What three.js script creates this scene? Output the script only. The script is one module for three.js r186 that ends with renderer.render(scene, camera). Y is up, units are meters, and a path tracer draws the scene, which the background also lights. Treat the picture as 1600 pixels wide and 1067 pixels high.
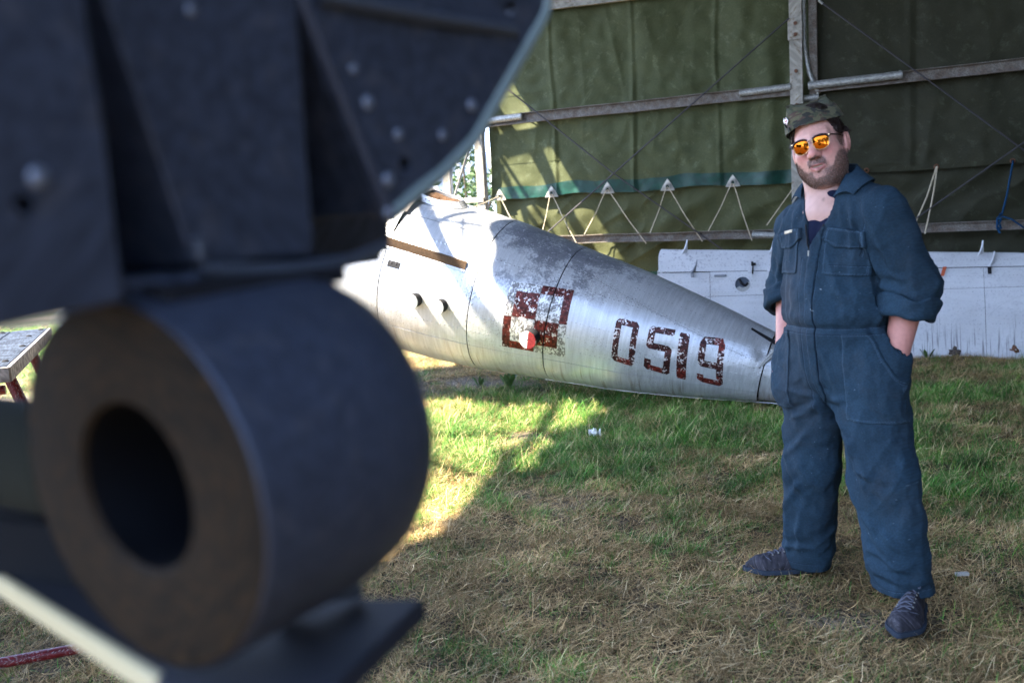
import * as THREE from 'three';
import { mergeGeometries, mergeVertices, toCreasedNormals } from 'three/addons/utils/BufferGeometryUtils.js';
import { RoundedBoxGeometry } from 'three/addons/geometries/RoundedBoxGeometry.js';
import { createNoise3D } from 'simplex-noise';

// ---------------------------------------------------------------- camera, sky, sun, exposure
const R = THREE.MathUtils.degToRad, V = (x, y, z) => new THREE.Vector3(x, y, z);
const scene = new THREE.Scene();
const camera = new THREE.PerspectiveCamera(37.82, 1024 / 682, 0.05, 400);
camera.position.set(0, 1.5, 0);
camera.rotation.set(R(-7.64), 0, R(-3.1), 'YXZ');
camera.focus = 4.9; camera.userData.fStop = 3.0;
const renderer = new THREE.WebGLRenderer({ antialias: true });
renderer.toneMapping = THREE.LinearToneMapping;
renderer.toneMappingExposure = 7;
renderer.shadowMap.enabled = true;

const SUN = V(-0.572, 0.793, 0.208).normalize();
{
  const w = 256, h = 128, d = new Float32Array(w * h * 4), dir = V();
  for (let j = 0; j < h; j++) for (let i = 0; i < w; i++) {
    const el = (j + 0.5) / h * Math.PI - Math.PI / 2, az = ((i + 0.5) / w - 0.5) * 2 * Math.PI;
    dir.set(Math.cos(el) * Math.cos(az), Math.sin(el), Math.cos(el) * Math.sin(az));
    const up = Math.max(0, dir.y), k = Math.pow(1 - up, 2.5), g = Math.pow(Math.max(0, dir.dot(SUN)), 6);
    const o = (j * w + i) * 4;
    d[o] = 0.25 + 0.50 * k + 0.50 * g; d[o + 1] = 0.43 + 0.50 * k + 0.48 * g; d[o + 2] = 0.92 + 0.34 * k + 0.40 * g; d[o + 3] = 1;
  }
  const t = new THREE.DataTexture(d, w, h, THREE.RGBAFormat, THREE.FloatType);
  t.mapping = THREE.EquirectangularReflectionMapping; t.magFilter = THREE.LinearFilter; t.minFilter = THREE.LinearFilter; t.needsUpdate = true;
  scene.background = t; scene.environment = t;
}
const sun = new THREE.DirectionalLight(new THREE.Color(1, 0.90, 0.74), 5);
sun.name = 'sun'; sun.position.copy(SUN).multiplyScalar(40).add(V(0, 0, -7)); sun.target.position.set(0, 0, -7);
sun.castShadow = true; sun.shadow.mapSize.set(4096, 4096);
Object.assign(sun.shadow.camera, { left: -16, right: 16, top: 16, bottom: -16, near: 1, far: 90 });
scene.add(sun, sun.target);

// ---------------------------------------------------------------- helpers
function mulberry(a) { return () => { a = (a + 0x6d2b79f5) | 0; let t = Math.imul(a ^ (a >>> 15), 1 | a); t = (t + Math.imul(t ^ (t >>> 7), 61 | t)) ^ t; return ((t ^ (t >>> 14)) >>> 0) / 4294967296; }; }
const rnd = mulberry(519), rr = (a, b) => a + (b - a) * rnd();
const n3 = createNoise3D(mulberry(77));
const fbm = (x, y, z, o = 4) => { let s = 0, a = 0.5; for (let i = 0; i < o; i++) { s += a * n3(x, y, z); x *= 2.03; y *= 2.03; z *= 2.03; a *= 0.5; } return s; };
const cl = (x, a = 0, b = 1) => Math.min(b, Math.max(a, x)), mix = (a, b, t) => a + (b - a) * t;
const ss = (a, b, x) => { const t = cl((x - a) / (b - a)); return t * t * (3 - 2 * t); };
const used = {};
const numbered = (n) => { const k = used[n] = (used[n] ?? -1) + 1; return k ? n + '_' + String(k).padStart(3, '0') : n; };
function tag(o, label, category, group, kind) {
  if (label) o.userData.label = label;
  if (category) o.userData.category = category;
  if (group) o.userData.group = group;
  if (kind) o.userData.kind = kind;
  return o;
}
function shade(o) { o.castShadow = o.receiveShadow = true; return o; }
function mesh(name, geo, mat, parent) {
  if (Array.isArray(geo)) geo = merge(geo);
  const m = shade(new THREE.Mesh(geo, mat));
  m.name = parent ? name : numbered(name); (parent ?? scene).add(m); return m;
}
function merge(list) {
  list = list.map((g) => { g = g.index ? g.toNonIndexed() : g; for (const k of Object.keys(g.attributes)) if (!['position', 'normal', 'uv', 'color'].includes(k)) g.deleteAttribute(k); return g; });
  const col = list.some((g) => g.attributes.color);
  for (const g of list) {
    const n = g.attributes.position.count;
    if (!g.attributes.uv) g.setAttribute('uv', new THREE.BufferAttribute(new Float32Array(n * 2), 2));
    if (!g.attributes.normal) g.computeVertexNormals();
    if (col && !g.attributes.color) g.setAttribute('color', new THREE.BufferAttribute(new Float32Array(n * 3).fill(1), 3));
  }
  return mergeGeometries(list);
}
function thing(name, label, category, pos = [0, 0, 0], turn = 0, group) {
  const o = new THREE.Group(); o.name = numbered(name); scene.add(o);
  o.position.set(...pos); o.rotation.y = turn; return tag(o, label, category, group);
}
const box = (w, h, d, x = 0, y = 0, z = 0, r = 0.004) => { const g = new RoundedBoxGeometry(w, h, d, 2, Math.min(r, w / 2.2, h / 2.2, d / 2.2)); g.translate(x, y, z); return boxUV(g); };
function boxUV(g) { // uv in metres from the dominant axis
  const p = g.attributes.position, n = g.attributes.normal, u = new Float32Array(p.count * 2);
  for (let i = 0; i < p.count; i++) {
    const a = Math.abs(n.getX(i)), b = Math.abs(n.getY(i)), c = Math.abs(n.getZ(i));
    const [s, t] = a > b && a > c ? [p.getZ(i), p.getY(i)] : b > c ? [p.getX(i), p.getZ(i)] : [p.getX(i), p.getY(i)];
    u[2 * i] = s; u[2 * i + 1] = t;
  }
  g.setAttribute('uv', new THREE.BufferAttribute(u, 2)); return g;
}
const tube = (pts, r, seg = 8, n) => new THREE.TubeGeometry(new THREE.CatmullRomCurve3(pts.map((p) => p.isVector3 ? p : V(...p)), false, 'catmullrom', 0.2), n ?? Math.max(1, (pts.length - 1) * 6), r, seg);
function rod(a, b, r, seg = 10, r2 = r) {
  a = a.isVector3 ? a : V(...a); b = b.isVector3 ? b : V(...b);
  const g = new THREE.CylinderGeometry(r2, r, a.distanceTo(b), seg);
  g.applyQuaternion(new THREE.Quaternion().setFromUnitVectors(V(0, 1, 0), b.clone().sub(a).normalize()));
  const c = a.clone().add(b).multiplyScalar(0.5); g.translate(c.x, c.y, c.z); return g;
}
function beam(a, b, w, h, up = V(0, 1, 0), r = 0.003) { // square bar from a to b
  a = a.isVector3 ? a : V(...a); b = b.isVector3 ? b : V(...b);
  const L = a.distanceTo(b), z = b.clone().sub(a).normalize(), x = V().crossVectors(up, z).normalize(), y = V().crossVectors(z, x);
  const g = box(w, h, L, 0, 0, 0, r), c = a.clone().add(b).multiplyScalar(0.5);
  return boxUV(g.applyMatrix4(new THREE.Matrix4().makeBasis(x, y, z).setPosition(c)));
}
function tex(w, h, f, { srgb = true, repeat, wrap = true } = {}) { // f(u, v) -> [r, g, b] in 0..1 (sRGB values) or a number
  const d = new Uint8Array(w * h * 4);
  for (let j = 0, o = 0; j < h; j++) for (let i = 0; i < w; i++, o += 4) {
    const c = f(i / w, j / h, i, j);
    if (typeof c === 'number') d[o] = d[o + 1] = d[o + 2] = cl(c) * 255; else { d[o] = cl(c[0]) * 255; d[o + 1] = cl(c[1]) * 255; d[o + 2] = cl(c[2]) * 255; }
    d[o + 3] = 255;
  }
  const t = new THREE.DataTexture(d, w, h); t.magFilter = THREE.LinearFilter; t.minFilter = THREE.LinearMipmapLinearFilter; t.generateMipmaps = true;
  if (srgb) t.colorSpace = THREE.SRGBColorSpace;
  if (wrap) t.wrapS = t.wrapT = THREE.RepeatWrapping;
  if (repeat) t.repeat.set(...repeat);
  t.needsUpdate = true; return t;
}
// noise that tiles over 0..1
const tn = (u, v, f, s = 0) => { const a = u * 6.28318, b = v * 6.28318, k = f / 6.28318; return n3(Math.cos(a) * k + s, Math.sin(a) * k + Math.cos(b) * k * 0.97, Math.sin(b) * k + s * 1.7 + 3.1 * Math.cos(a) * 0); };
const tfbm = (u, v, f, s = 0, o = 4) => { let x = 0, a = 0.5; for (let i = 0; i < o; i++) { x += a * tn(u, v, f, s + i * 9.3); f *= 2; a *= 0.5; } return x; };
function canvasTex(w, h, draw, { srgb = true, wrap = false } = {}) {
  const c = document.createElement('canvas'); c.width = w; c.height = h; draw(c.getContext('2d'), w, h);
  const t = new THREE.CanvasTexture(c); if (srgb) t.colorSpace = THREE.SRGBColorSpace; t.anisotropy = 8;
  if (wrap) t.wrapS = t.wrapT = THREE.RepeatWrapping; return t;
}
const std = (o) => new THREE.MeshPhysicalMaterial({ specularIntensity: (o.roughness ?? 1) >= 0.6 ? 0.3 : 0.7, ...o }); // rough, dusty surfaces mirror little
const rgb = (r, g, b) => new THREE.Color().setRGB(r, g, b);
function grid(nu, nv, f) { // f(u, v) -> [x, y, z, s, t]
  const pos = [], uv = [], ix = [];
  for (let j = 0; j <= nv; j++) for (let i = 0; i <= nu; i++) { const q = f(i / nu, j / nv); pos.push(q[0], q[1], q[2]); uv.push(q[3] ?? i / nu, q[4] ?? j / nv); }
  for (let j = 0; j < nv; j++) for (let i = 0; i < nu; i++) { const a = j * (nu + 1) + i, b = a + 1, c = a + nu + 1; ix.push(a, b, c + 1, a, c + 1, c); }
  const g = new THREE.BufferGeometry();
  g.setAttribute('position', new THREE.Float32BufferAttribute(pos, 3)); g.setAttribute('uv', new THREE.Float32BufferAttribute(uv, 2)); g.setIndex(ix); g.computeVertexNormals(); return g;
}
function solidGrid(nu, nv, f, th) { // a sheet with thickness th along its own normals, closed at the rim
  const g = grid(nu, nv, f), p = g.attributes.position, n = g.attributes.normal, N = p.count, pos = [...p.array], uv = [...g.attributes.uv.array, ...g.attributes.uv.array], ix = [...g.index.array];
  for (let i = 0; i < N; i++) pos.push(p.getX(i) - n.getX(i) * th, p.getY(i) - n.getY(i) * th, p.getZ(i) - n.getZ(i) * th);
  for (let k = 0, m = ix.length; k < m; k += 3) ix.push(ix[k] + N, ix[k + 2] + N, ix[k + 1] + N);
  const side = (a, b) => ix.push(a, a + N, b + N, a, b + N, b), W = nu + 1;
  for (let i = 0; i < nu; i++) { side(i + 1, i); side(nv * W + i, nv * W + i + 1); }
  for (let j = 0; j < nv; j++) { side(j * W, (j + 1) * W); side((j + 1) * W + nu, j * W + nu); }
  const o = new THREE.BufferGeometry(); o.setAttribute('position', new THREE.Float32BufferAttribute(pos, 3)); o.setAttribute('uv', new THREE.Float32BufferAttribute(uv, 2)); o.setIndex(ix);
  return toCreasedNormals(o, R(40));
}
// ---------------------------------------------------------------- ground
const WALL = [2.806, 0, -9.6], WTURN = R(-20);
const wallU = V(Math.cos(R(20)), 0, Math.sin(R(20))), wallN = V(-Math.sin(R(20)), 0, Math.cos(R(20)));
const wl = (s, y, n) => V(...WALL).addScaledVector(wallU, s).addScaledVector(wallN, n).setY(y);
const blob = (x, z, cx, cz, rx, rz) => Math.exp(-(((x - cx) / rx) ** 2 + ((z - cz) / rz) ** 2));
const groundY = (x, z) => 0.035 * fbm(x * 0.55, z * 0.55, 1.3, 3) + 0.016 * fbm(x * 2.6, z * 2.6, 4.1, 3) - 0.012;
// how green the sward is, and how bare
function green(x, z) {
  let g = 0.10 + 1.15 * blob(x, z, 0.75, -6.5, 1.5, 1.15) + 0.5 * blob(x, z, 3.0, -7.0, 1.6, 1.5) + 0.55 * blob(x, z, 2.3, -4.9, 0.8, 0.8) + 0.45 * blob(x, z, -0.3, -6.2, 0.8, 1.1) + 0.5 * blob(x, z, -0.2, -8.2, 0.9, 0.5);
  g += 0.65 * fbm(x * 0.9, z * 0.9, 9.0, 3) + 0.75 * fbm(x * 2.7, z * 2.7, 2.0, 3);
  g -= 0.35 * blob(x, z, 0.3, -3.9, 1.3, 0.9);
  if (x < -2) g += 0.25 * ss(-2, -5, x) + 0.5 * ss(-9, -11, z);
  return cl(g);
}
function bare(x, z) {
  let b = 0.5 * fbm(x * 1.4, z * 1.4, 17.0, 3) + 0.3 * fbm(x * 4, z * 4, 6.0, 2) - 0.06;
  b += 0.75 * blob(x, z, -0.4, -8.6, 1.0, 0.5) + 0.55 * blob(x, z, 1.15, -3.35, 0.22, 0.15) + 0.5 * blob(x, z, 1.22, -4.2, 0.2, 0.15) + 0.4 * blob(x, z, -1.75, -3.6, 0.5, 0.5) + 0.5 * blob(x, z, 0.2, -5.0, 0.35, 0.25) + 1.1 * blob(x, z, -4.4, -8.6, 1.3, 1.1) + 0.45 * blob(x, z, 0.05, -6.5, 0.3, 0.3);
  return cl(b * 1.5);
}
{
  const N = 300, f = (t) => { const k = 2 * t - 1; return 3.6 * k + 60 * Math.pow(Math.abs(k), 5) * Math.sign(k); };
  const g = grid(N, N, (u, v) => { const x = 0.6 + f(u), z = -5.2 - f(v); return [x, Math.hypot(x, z + 5) < 30 ? groundY(x, z) : -0.012, z, x, -z]; });
  const p = g.attributes.position, c = new Float32Array(p.count * 3);
  for (let i = 0; i < p.count; i++) {
    const x = p.getX(i), z = p.getZ(i), b = bare(x, z), gr = green(x, z) * (1 - b), n = 0.85 + 0.5 * fbm(x * 6, z * 6, 3, 2);
    c[3 * i] = n * mix(mix(0.115, 0.30, b), 0.07, gr); c[3 * i + 1] = n * mix(mix(0.085, 0.25, b), 0.075, gr); c[3 * i + 2] = n * mix(mix(0.055, 0.19, b), 0.03, gr);
  }
  g.setAttribute('color', new THREE.BufferAttribute(c, 3));
  const soil = tex(1024, 1024, (u, v) => { const a = 0.82 + 0.5 * tfbm(u, v, 40, 3, 5) + 0.25 * tn(u, v, 300, 8); return [a, a * 0.985, a * 0.96]; });
  soil.repeat.set(0.8, 0.8);
  const soilB = tex(1024, 1024, (u, v) => 0.5 + 0.5 * tfbm(u, v, 50, 5, 5), { srgb: false }); soilB.repeat.set(0.8, 0.8);
  tag(mesh('ground', g, std({ vertexColors: true, map: soil, bumpMap: soilB, bumpScale: 0.02, roughness: 1 })), null, null, null, 'structure');
}

// ---------------------------------------------------------------- tent hangar: frame, roof, back wall of tarpaulins
const rustTex = tex(1024, 512, (u, v) => {
  const a = tfbm(u * 1, v, 9, 2, 5), b = tfbm(u, v, 60, 6, 3), s = 0.25 + 0.45 * ss(-0.15, 0.4, a + 0.5 * b);
  const k = 0.9 + 0.35 * b;
  return [k * mix(0.56, 0.40, s), k * mix(0.545, 0.34, s), k * mix(0.52, 0.29, s)];
});
const rustB = tex(512, 512, (u, v) => 0.5 + 0.5 * tfbm(u, v, 70, 9, 4), { srgb: false });
const M = {};
M.rail = std({ map: rustTex, bumpMap: rustB, bumpScale: 0.002, roughness: 0.75, metalness: 0.15 });
M.pale = std({ map: tex(512, 512, (u, v) => { const a = 0.60 + 0.14 * tfbm(u, v, 14, 4, 5), r = ss(0.22, 0.5, tfbm(u, v, 20, 11, 4)) * 0.6; return [mix(a, 0.46, r), mix(a * 0.97, 0.39, r), mix(a * 0.9, 0.31, r)]; }), bumpMap: rustB, bumpScale: 0.0015, roughness: 0.7 });
M.pipe = std({ map: tex(512, 512, (u, v) => { const a = 0.63 + 0.3 * tfbm(u, v, 25, 14, 5); return [a, a, a * 0.97]; }), roughness: 0.5, metalness: 0.5 });
M.wire = std({ color: rgb(0.07, 0.065, 0.07), roughness: 0.6, metalness: 0.5 });
M.bolt = std({ color: rgb(0.16, 0.08, 0.05), roughness: 0.7, metalness: 0.4 });

const frame = thing('hangar_frame', 'rusty steel posts and rails of the hangar in front of the tarpaulin wall', 'steel frame', WALL, WTURN);
function channel(s0, y0, s1, y1, n, h, d = 0.045) { // a C section lying along the wall, open to the front
  const k = 24, out = [];
  const at = (i) => { const t = i / k, s = mix(s0, s1, t); return V(s, mix(y0, y1, t) + 0.004 * n3(s * 1.7, y0, 3), n + 0.006 * n3(s * 1.3, 5, y0)); };
  const strip = (dy, dn, hh, dd) => { for (let i = 0; i < k; i++) { const a = at(i), b = at(i + 1); a.y += dy; b.y += dy; a.z += dn; b.z += dn; out.push(beam(a, b.add(V(0.001, 0, 0)), dd, hh, V(0, 1, 0), 0.002)); } };
  strip(0, 0, h, 0.008); strip(h / 2 - 0.004, d / 2 + 0.004, 0.0085, d); strip(-h / 2 + 0.004, d / 2 + 0.004, 0.0085, d);
  return out;
}
mesh('rail', channel(-3.7, 2.39, 0.0, 2.457, 0.01, 0.105), M.rail, frame);
mesh('rail', channel(0.16, 2.465, 6.9, 2.60, 0.01, 0.105), M.rail, frame);
mesh('rail', channel(-3.22, 1.155, -0.06, 1.112, 0.01, 0.085), M.rail, frame);
mesh('rail', channel(0.16, 1.112, 6.9, 1.10, 0.01, 0.085), M.rail, frame);
mesh('rail', channel(-3.7, 3.50, 6.9, 3.50, 0.01, 0.1), M.pale, frame);
const pipe = (a, b, r) => { mesh('pipe', [rod(a, b, r, 16), rod(V(...a).lerp(V(...b), 0.015), V(...a).lerp(V(...b), 0.03), r + 0.006, 16), rod(V(...a).lerp(V(...b), 0.965), V(...a).lerp(V(...b), 0.985), r + 0.006, 16)], M.pipe, frame); };
pipe([-0.52, 2.462, 0.05], [-0.045, 2.482, 0.05], 0.032); pipe([0.11, 2.475, 0.06], [0.93, 2.50, 0.06], 0.036); pipe([-3.18, 2.405, 0.05], [-2.72, 2.425, 0.05], 0.034);
pipe([-0.43, 1.115, 0.05], [0.02, 1.085, 0.05], 0.03); pipe([0.05, 2.37, -0.02], [0.2, 2.375, -0.02], 0.03);
mesh('post', [box(0.115, 4.0, 0.022, 0.005, 2.0, 0.055), box(0.02, 4.0, 0.07, 0.052, 2.0, 0.01)], M.pale, frame);
mesh('plate', box(0.13, 0.2, 0.014, 0.0, 3.0, 0.075), M.pale, frame);
for (const y of [3.05, 2.95, 2.62, 2.31, 2.2]) mesh('bolt', (() => { const g = new THREE.CylinderGeometry(0.017, 0.019, 0.016, 6); g.rotateX(Math.PI / 2); g.translate(0.004, y, y > 2.9 ? 0.088 : 0.073); return g; })(), M.bolt, frame);
mesh('post', box(0.075, 4.0, 0.06, 0.155, 2.0, -0.04), M.rail, frame);
mesh('brace', tube([[0.075, 3.4, 0.0], [0.08, 2.85, 0.0], [0.12, 2.6, 0.0], [0.2, 2.4, 0.0]], 0.022, 10), M.pipe, frame);
// lattice column at the open left end
mesh('post', [box(0.09, 4.0, 0.012, -3.235, 2.0, 0.03), box(0.012, 4.0, 0.08, -3.19, 2.0, -0.01)], M.pale, frame);
mesh('post', box(0.085, 4.0, 0.08, -3.62, 2.0, 0.0), M.pale, frame);
for (const [a, b] of [[[-3.56, 1.63], [-3.27, 2.36]], [[-3.27, 2.42], [-3.56, 3.1]], [[-3.27, 0.95], [-3.56, 1.55]], [[-3.56, 0.2], [-3.27, 0.9]]]) mesh('lacing_bar', beam([a[0], a[1], 0.0], [b[0], b[1], 0.0], 0.012, 0.05, V(0, 0, 1)), M.pale, frame);
for (const y of [1.60, 3.15, 0.92]) mesh('lacing_bar', box(0.42, 0.055, 0.02, -3.41, y, 0.045), M.pale, frame);
mesh('post', [box(0.1, 4.0, 0.1, 7.0, 2.0, 0.0)], M.pale, frame);
// bracing wires
for (const pts of [[[-0.048, 3.1, 0.09], [-1.768, 1.784, 0.1], [-2.53, 1.2, 0.1]], [[-2.95, 2.79, 0.09], [-1.768, 1.784, 0.109], [-0.6, 0.9, 0.1]], [[0.2, 3.24, 0.09], [1.2, 2.38, 0.1], [1.93, 1.75, 0.1], [2.9, 0.92, 0.1]], [[0.95, 1.14, 0.1], [1.14, 1.273, 0.1], [1.92, 1.825, 0.11], [3.6, 3.0, 0.1]]]) mesh('bracing_wire', tube(pts, 0.0075, 6, 30), M.wire, frame);
mesh('turnbuckle', rod([0.215, 3.228, 0.09], [0.25, 3.195, 0.09], 0.012, 8), M.pipe, frame);

// roof: rafters beyond its left edge are bare
const ry = (n) => 4.0 + 0.2 * n;
for (const [s, w, n1] of [[-4.57, 0.1, 12.5], [-5.9, 0.07, 12.5]]) mesh('rafter', beam([s, ry(3.0), 3.0], [s, ry(n1), n1], w, 0.05), M.pale, frame);
// bare bars and straps near the wall at the open end
const strap = (name, a, b, w) => mesh(name, beam([a[0], ry(a[1]), a[1]], [b[0], ry(b[1]), b[1]], w, 0.012), M.pale, frame);
strap('roof_bar', [-4.36, 1.0], [-4.575, 1.48], 0.06); strap('roof_bar', [-4.427, 1.08], [-4.43, 1.5], 0.06); strap('roof_bar', [-4.30, 0.97], [-4.315, 1.5], 0.042);
strap('roof_bar', [-3.90, 0.95], [-4.07, 1.55], 0.12); strap('roof_bar', [-3.82, 0.95], [-4.0, 1.35], 0.07); strap('roof_bar', [-4.7, 0.90], [-3.6, 0.91], 0.12); strap('roof_bar', [-4.05, 0.2], [-4.02, 0.9], 0.15);
strap('roof_bar', [-4.53, 4.70], [-4.2, 4.67], 0.035); strap('roof_bar', [-4.32, 4.60], [-4.425, 5.06], 0.032); strap('roof_bar', [-4.52, 4.72], [-4.22, 4.42], 0.05);
strap('roof_bar', [-5.3, 5.35], [-4.5, 5.65], 0.05); strap('roof_bar', [-5.2, 6.7], [-4.5, 6.35], 0.06); strap('roof_bar', [-5.3, 7.25], [-4.5, 7.75], 0.05); strap('roof_bar', [-5.2, 8.9], [-4.6, 8.5], 0.07);
mesh('post', box(0.1, 6.5, 0.1, -5.15, 3.25, 12.6), M.pale, frame); mesh('post', box(0.1, 6.5, 0.1, 7.0, 3.25, 12.6), M.pale, frame);
mesh('eave_beam', beam([-5.2, ry(12.6), 12.6], [7.05, ry(12.6), 12.6], 0.12, 0.12), M.pale, frame);

const tarpTex = (r, g, b, s, wear) => canvasTex(1024, 1024, (c, w, h) => {
  const im = c.createImageData(w, h), d = im.data;
  for (let j = 0, o = 0; j < h; j++) for (let i = 0; i < w; i++, o += 4) {
    const u = i / w, v = j / h, a = tfbm(u, v, 6, s, 4), f = tfbm(u, v, 90, s + 4, 3), q = tfbm(u, v, 14, s + 9, 4);
    const k = 1 + 0.07 * a + 0.10 * f, m = ss(0.2, 0.5, q) * 0.16 * wear * (0.6 + f);
    d[o] = 255 * cl(mix(r * k, 0.55, m)); d[o + 1] = 255 * cl(mix(g * k, 0.58, m)); d[o + 2] = 255 * cl(mix(b * k, 0.50, m)); d[o + 3] = 255;
  }
  c.putImageData(im, 0, 0);
  const q = mulberry(s * 31 + 5);
  for (let k = 0; k < 150 * wear; k++) { // scuffs and scratches, in clusters
    const cx = q() * w, cy = q() * h, n = 2 + q() * 8;
    for (let i = 0; i < n; i++) {
      c.strokeStyle = `rgba(205,210,190,${0.04 + 0.16 * q() * q()})`; c.lineWidth = 0.4 + q() * 1.4; c.beginPath();
      const x = cx + (q() - 0.5) * 50, y = cy + (q() - 0.5) * 40, a = q() * 6.3, L = 3 + 26 * q() * q(); c.moveTo(x, y); c.quadraticCurveTo(x + L * Math.cos(a) * 0.5, y + L * Math.sin(a) * 0.5 + 3, x + L * Math.cos(a + 0.3), y + L * Math.sin(a + 0.3)); c.stroke();
    }
  }
}, { wrap: true });
const weave = tex(512, 512, (u, v) => 0.5 + 0.25 * Math.sin(u * 6.28318 * 128) * Math.sin(v * 6.28318 * 128) + 0.5 * tfbm(u, v, 40, 3, 4), { srgb: false }); weave.repeat.set(2, 2);
const tarpMat = (r, g, b, s, wear, rep = 0.5) => { const t = tarpTex(r, g, b, s, wear); t.repeat.set(rep, rep); return std({ map: t, bumpMap: weave, bumpScale: 0.0012, roughness: 0.62, side: THREE.DoubleSide }); };
M.tarpA = tarpMat(0.282, 0.30, 0.195, 3, 1.4); M.tarpB = tarpMat(0.195, 0.195, 0.14, 7, 0.9); M.tarpC = tarpMat(0.285, 0.295, 0.188, 11, 1);
M.band = std({ map: tex(512, 256, (u, v) => { const a = 1 + 0.3 * tfbm(u, v, 8, 22, 4); return [0.07 * a, 0.235 * a, 0.19 * a]; }), roughness: 0.36, bumpMap: weave, bumpScale: 0.002 });
M.patch = std({ map: tex(128, 128, (u, v) => { const a = 0.62 + 0.3 * tfbm(u, v, 8, 31, 4); return [a, a * 0.98, a * 0.92]; }), roughness: 0.8 });
M.eyelet = std({ color: rgb(0.28, 0.27, 0.24), roughness: 0.4, metalness: 0.8 });
M.cord = std({ map: tex(64, 64, (u, v) => { const a = 0.72 + 0.12 * Math.sin((u * 8 + v * 8) * 6.283) + 0.2 * tn(u, v, 20, 5); return [a, a * 0.93, a * 0.8]; }), roughness: 0.9 });

const ridgeF = (v) => { const a = 1 - Math.abs(v); return a * a * a; };
const crease = (s, c, w) => Math.exp(-(((s - c) / w) ** 2)) - 0.6 * Math.exp(-(((s - c - w * 2) / (w * 1.6)) ** 2));
const foldA = (s, y) => 0.045 * fbm(s * 0.8, y * 0.35, 5, 3) + 0.011 * ridgeF(n3(s * 1.5 + y * 0.35, y * 0.30, 61)) + 0.006 * ridgeF(n3(s * 3.1 - y * 0.6, y * 0.5, 71)) * ss(1.7, 2.3, y) + 0.013 * (crease(s, -2.42 + 0.02 * n3(1, y, 0), 0.020) + crease(s, -1.58 + 0.03 * n3(2, y * 0.7, 0), 0.020) + 0.8 * crease(s, -0.74 + 0.03 * n3(3, y, 1), 0.018))
  + 0.026 * Math.sin((s * 1.0 - y * 0.38 + 0.25 * n3(s * 0.7, y * 0.5, 8)) * 15) * ss(-1.2, -0.3, s) * (0.4 + 0.6 * ss(2.9, 1.7, y)) + 0.02 * Math.sin((s + 0.5 * y) * 6.5 + 2 * n3(s, y, 2)) * ss(2.4, 3.4, y)
  + 0.010 * n3(s * 2.2, y * 5, 4) * ss(0.5, 0, Math.abs(y - 2.42)) + 0.008 * n3(s * 5, y * 5, 14) + 0.018 * Math.sin((s * 0.8 + y * 0.5) * 9 + 3 * n3(s * 0.6, y * 0.6, 30)) * ss(-1.6, -2.4, s) * 0.6;
function tarp(name, label, mat, s0, s1, y0, y1, n0, fold, nu, nv) {
  const o = thing(name, label, 'tarpaulin', WALL, WTURN);
  mesh('sheet', grid(nu, nv, (u, v) => { const s = mix(s0, s1, u), y = mix(typeof y0 === 'function' ? y0(s) : y0, y1, v); return [s, y, n0 + fold(s, y), s + 10, y]; }), mat, o);
  return o;
}
const hemA = (s) => 1.598 + 0.012 * Math.sin(s * 5.1) + 0.006 * n3(s * 3, 0, 7);
const foldA0 = -0.075;
const tA = tarp('tarpaulin', 'faded olive tarpaulin with a glossy green band along its hem, left of the post', M.tarpA, -3.15, 0.14, hemA, 3.98, foldA0, foldA, 240, 200);
mesh('hem_band', solidGrid(160, 6, (u, v) => { const s = mix(-3.08, -0.05, u), y = hemA(s) + mix(0.004, 0.128 + 0.01 * n3(s * 2, 4, 4), v); return [s, y, foldA0 + foldA(s, y) + 0.006 + 0.003 * n3(s * 6, y * 9, 2), s, y]; }, 0.003), M.band, tA);
mesh('seam', [3.30, 2.68, 1.98].map((y0) => solidGrid(150, 2, (u, v) => { const s = mix(-3.1, -0.04, u), y = y0 + 0.03 * s * 0.3 + v * 0.012; return [s, y, foldA0 + foldA(s, y) + 0.004, s, y]; }, 0.002)), M.tarpA, tA);
const foldB = (s, y) => 0.03 * fbm(s * 0.7, y * 0.4, 25, 3) + 0.014 * ridgeF(n3(s * 1.2 + y * 0.3, y * 0.5, 81)) + 0.010 * ridgeF(n3(s * 1.4, y * 2.4 + s * 0.4, 91)) * ss(2.1, 1.7, y) + 0.010 * crease(s, 1.0, 0.03) + 0.01 * n3(s * 1.5, y * 3, 9) + 0.005 * n3(s * 5, y * 5, 24) + 0.009 * Math.sin((s * 0.7 + y) * 9 + 2 * n3(s, y, 12)) * ss(2.5, 1.7, y);
const hemB = (s) => 1.640 + 0.004 * Math.sin(s * 4.1) + 0.004 * s;
const tB = tarp('tarpaulin', 'dark olive tarpaulin covering the wall right of the post, its hem with small round eyelets', M.tarpB, 0.04, 7.0, hemB, 3.98, -0.10, foldB, 300, 130);
mesh('seam', solidGrid(150, 2, (u, v) => { const s = mix(0.12, 6.9, u), y = 1.80 + 0.012 * s + v * 0.012; return [s, y, -0.10 + foldB(s, y) + 0.004, s, y]; }, 0.002), M.tarpB, tB);
mesh('hem_fold', solidGrid(150, 3, (u, v) => { const s = mix(0.12, 6.9, u), y = hemB(s) + v * 0.05; return [s, y, -0.10 + foldB(s, y) + 0.005, s, y]; }, 0.003), M.tarpB, tB);
const foldC = (s, y) => 0.03 * fbm(s * 0.9, y * 1.2, 45, 3) + 0.018 * ridgeF(n3(s * 1.5 - y, y * 1.8, 95)) + 0.012 * Math.sin((s - y * 0.8) * 11 + 2 * n3(s, y, 33)) + 0.01 * n3(s * 3, y * 4, 3);
const tC = tarp('tarpaulin', 'lower olive tarpaulin hanging under the green banded hem and behind the low rail', M.tarpC, -3.13, 0.14, -0.02, 1.9, -0.15, foldC, 200, 110);
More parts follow.
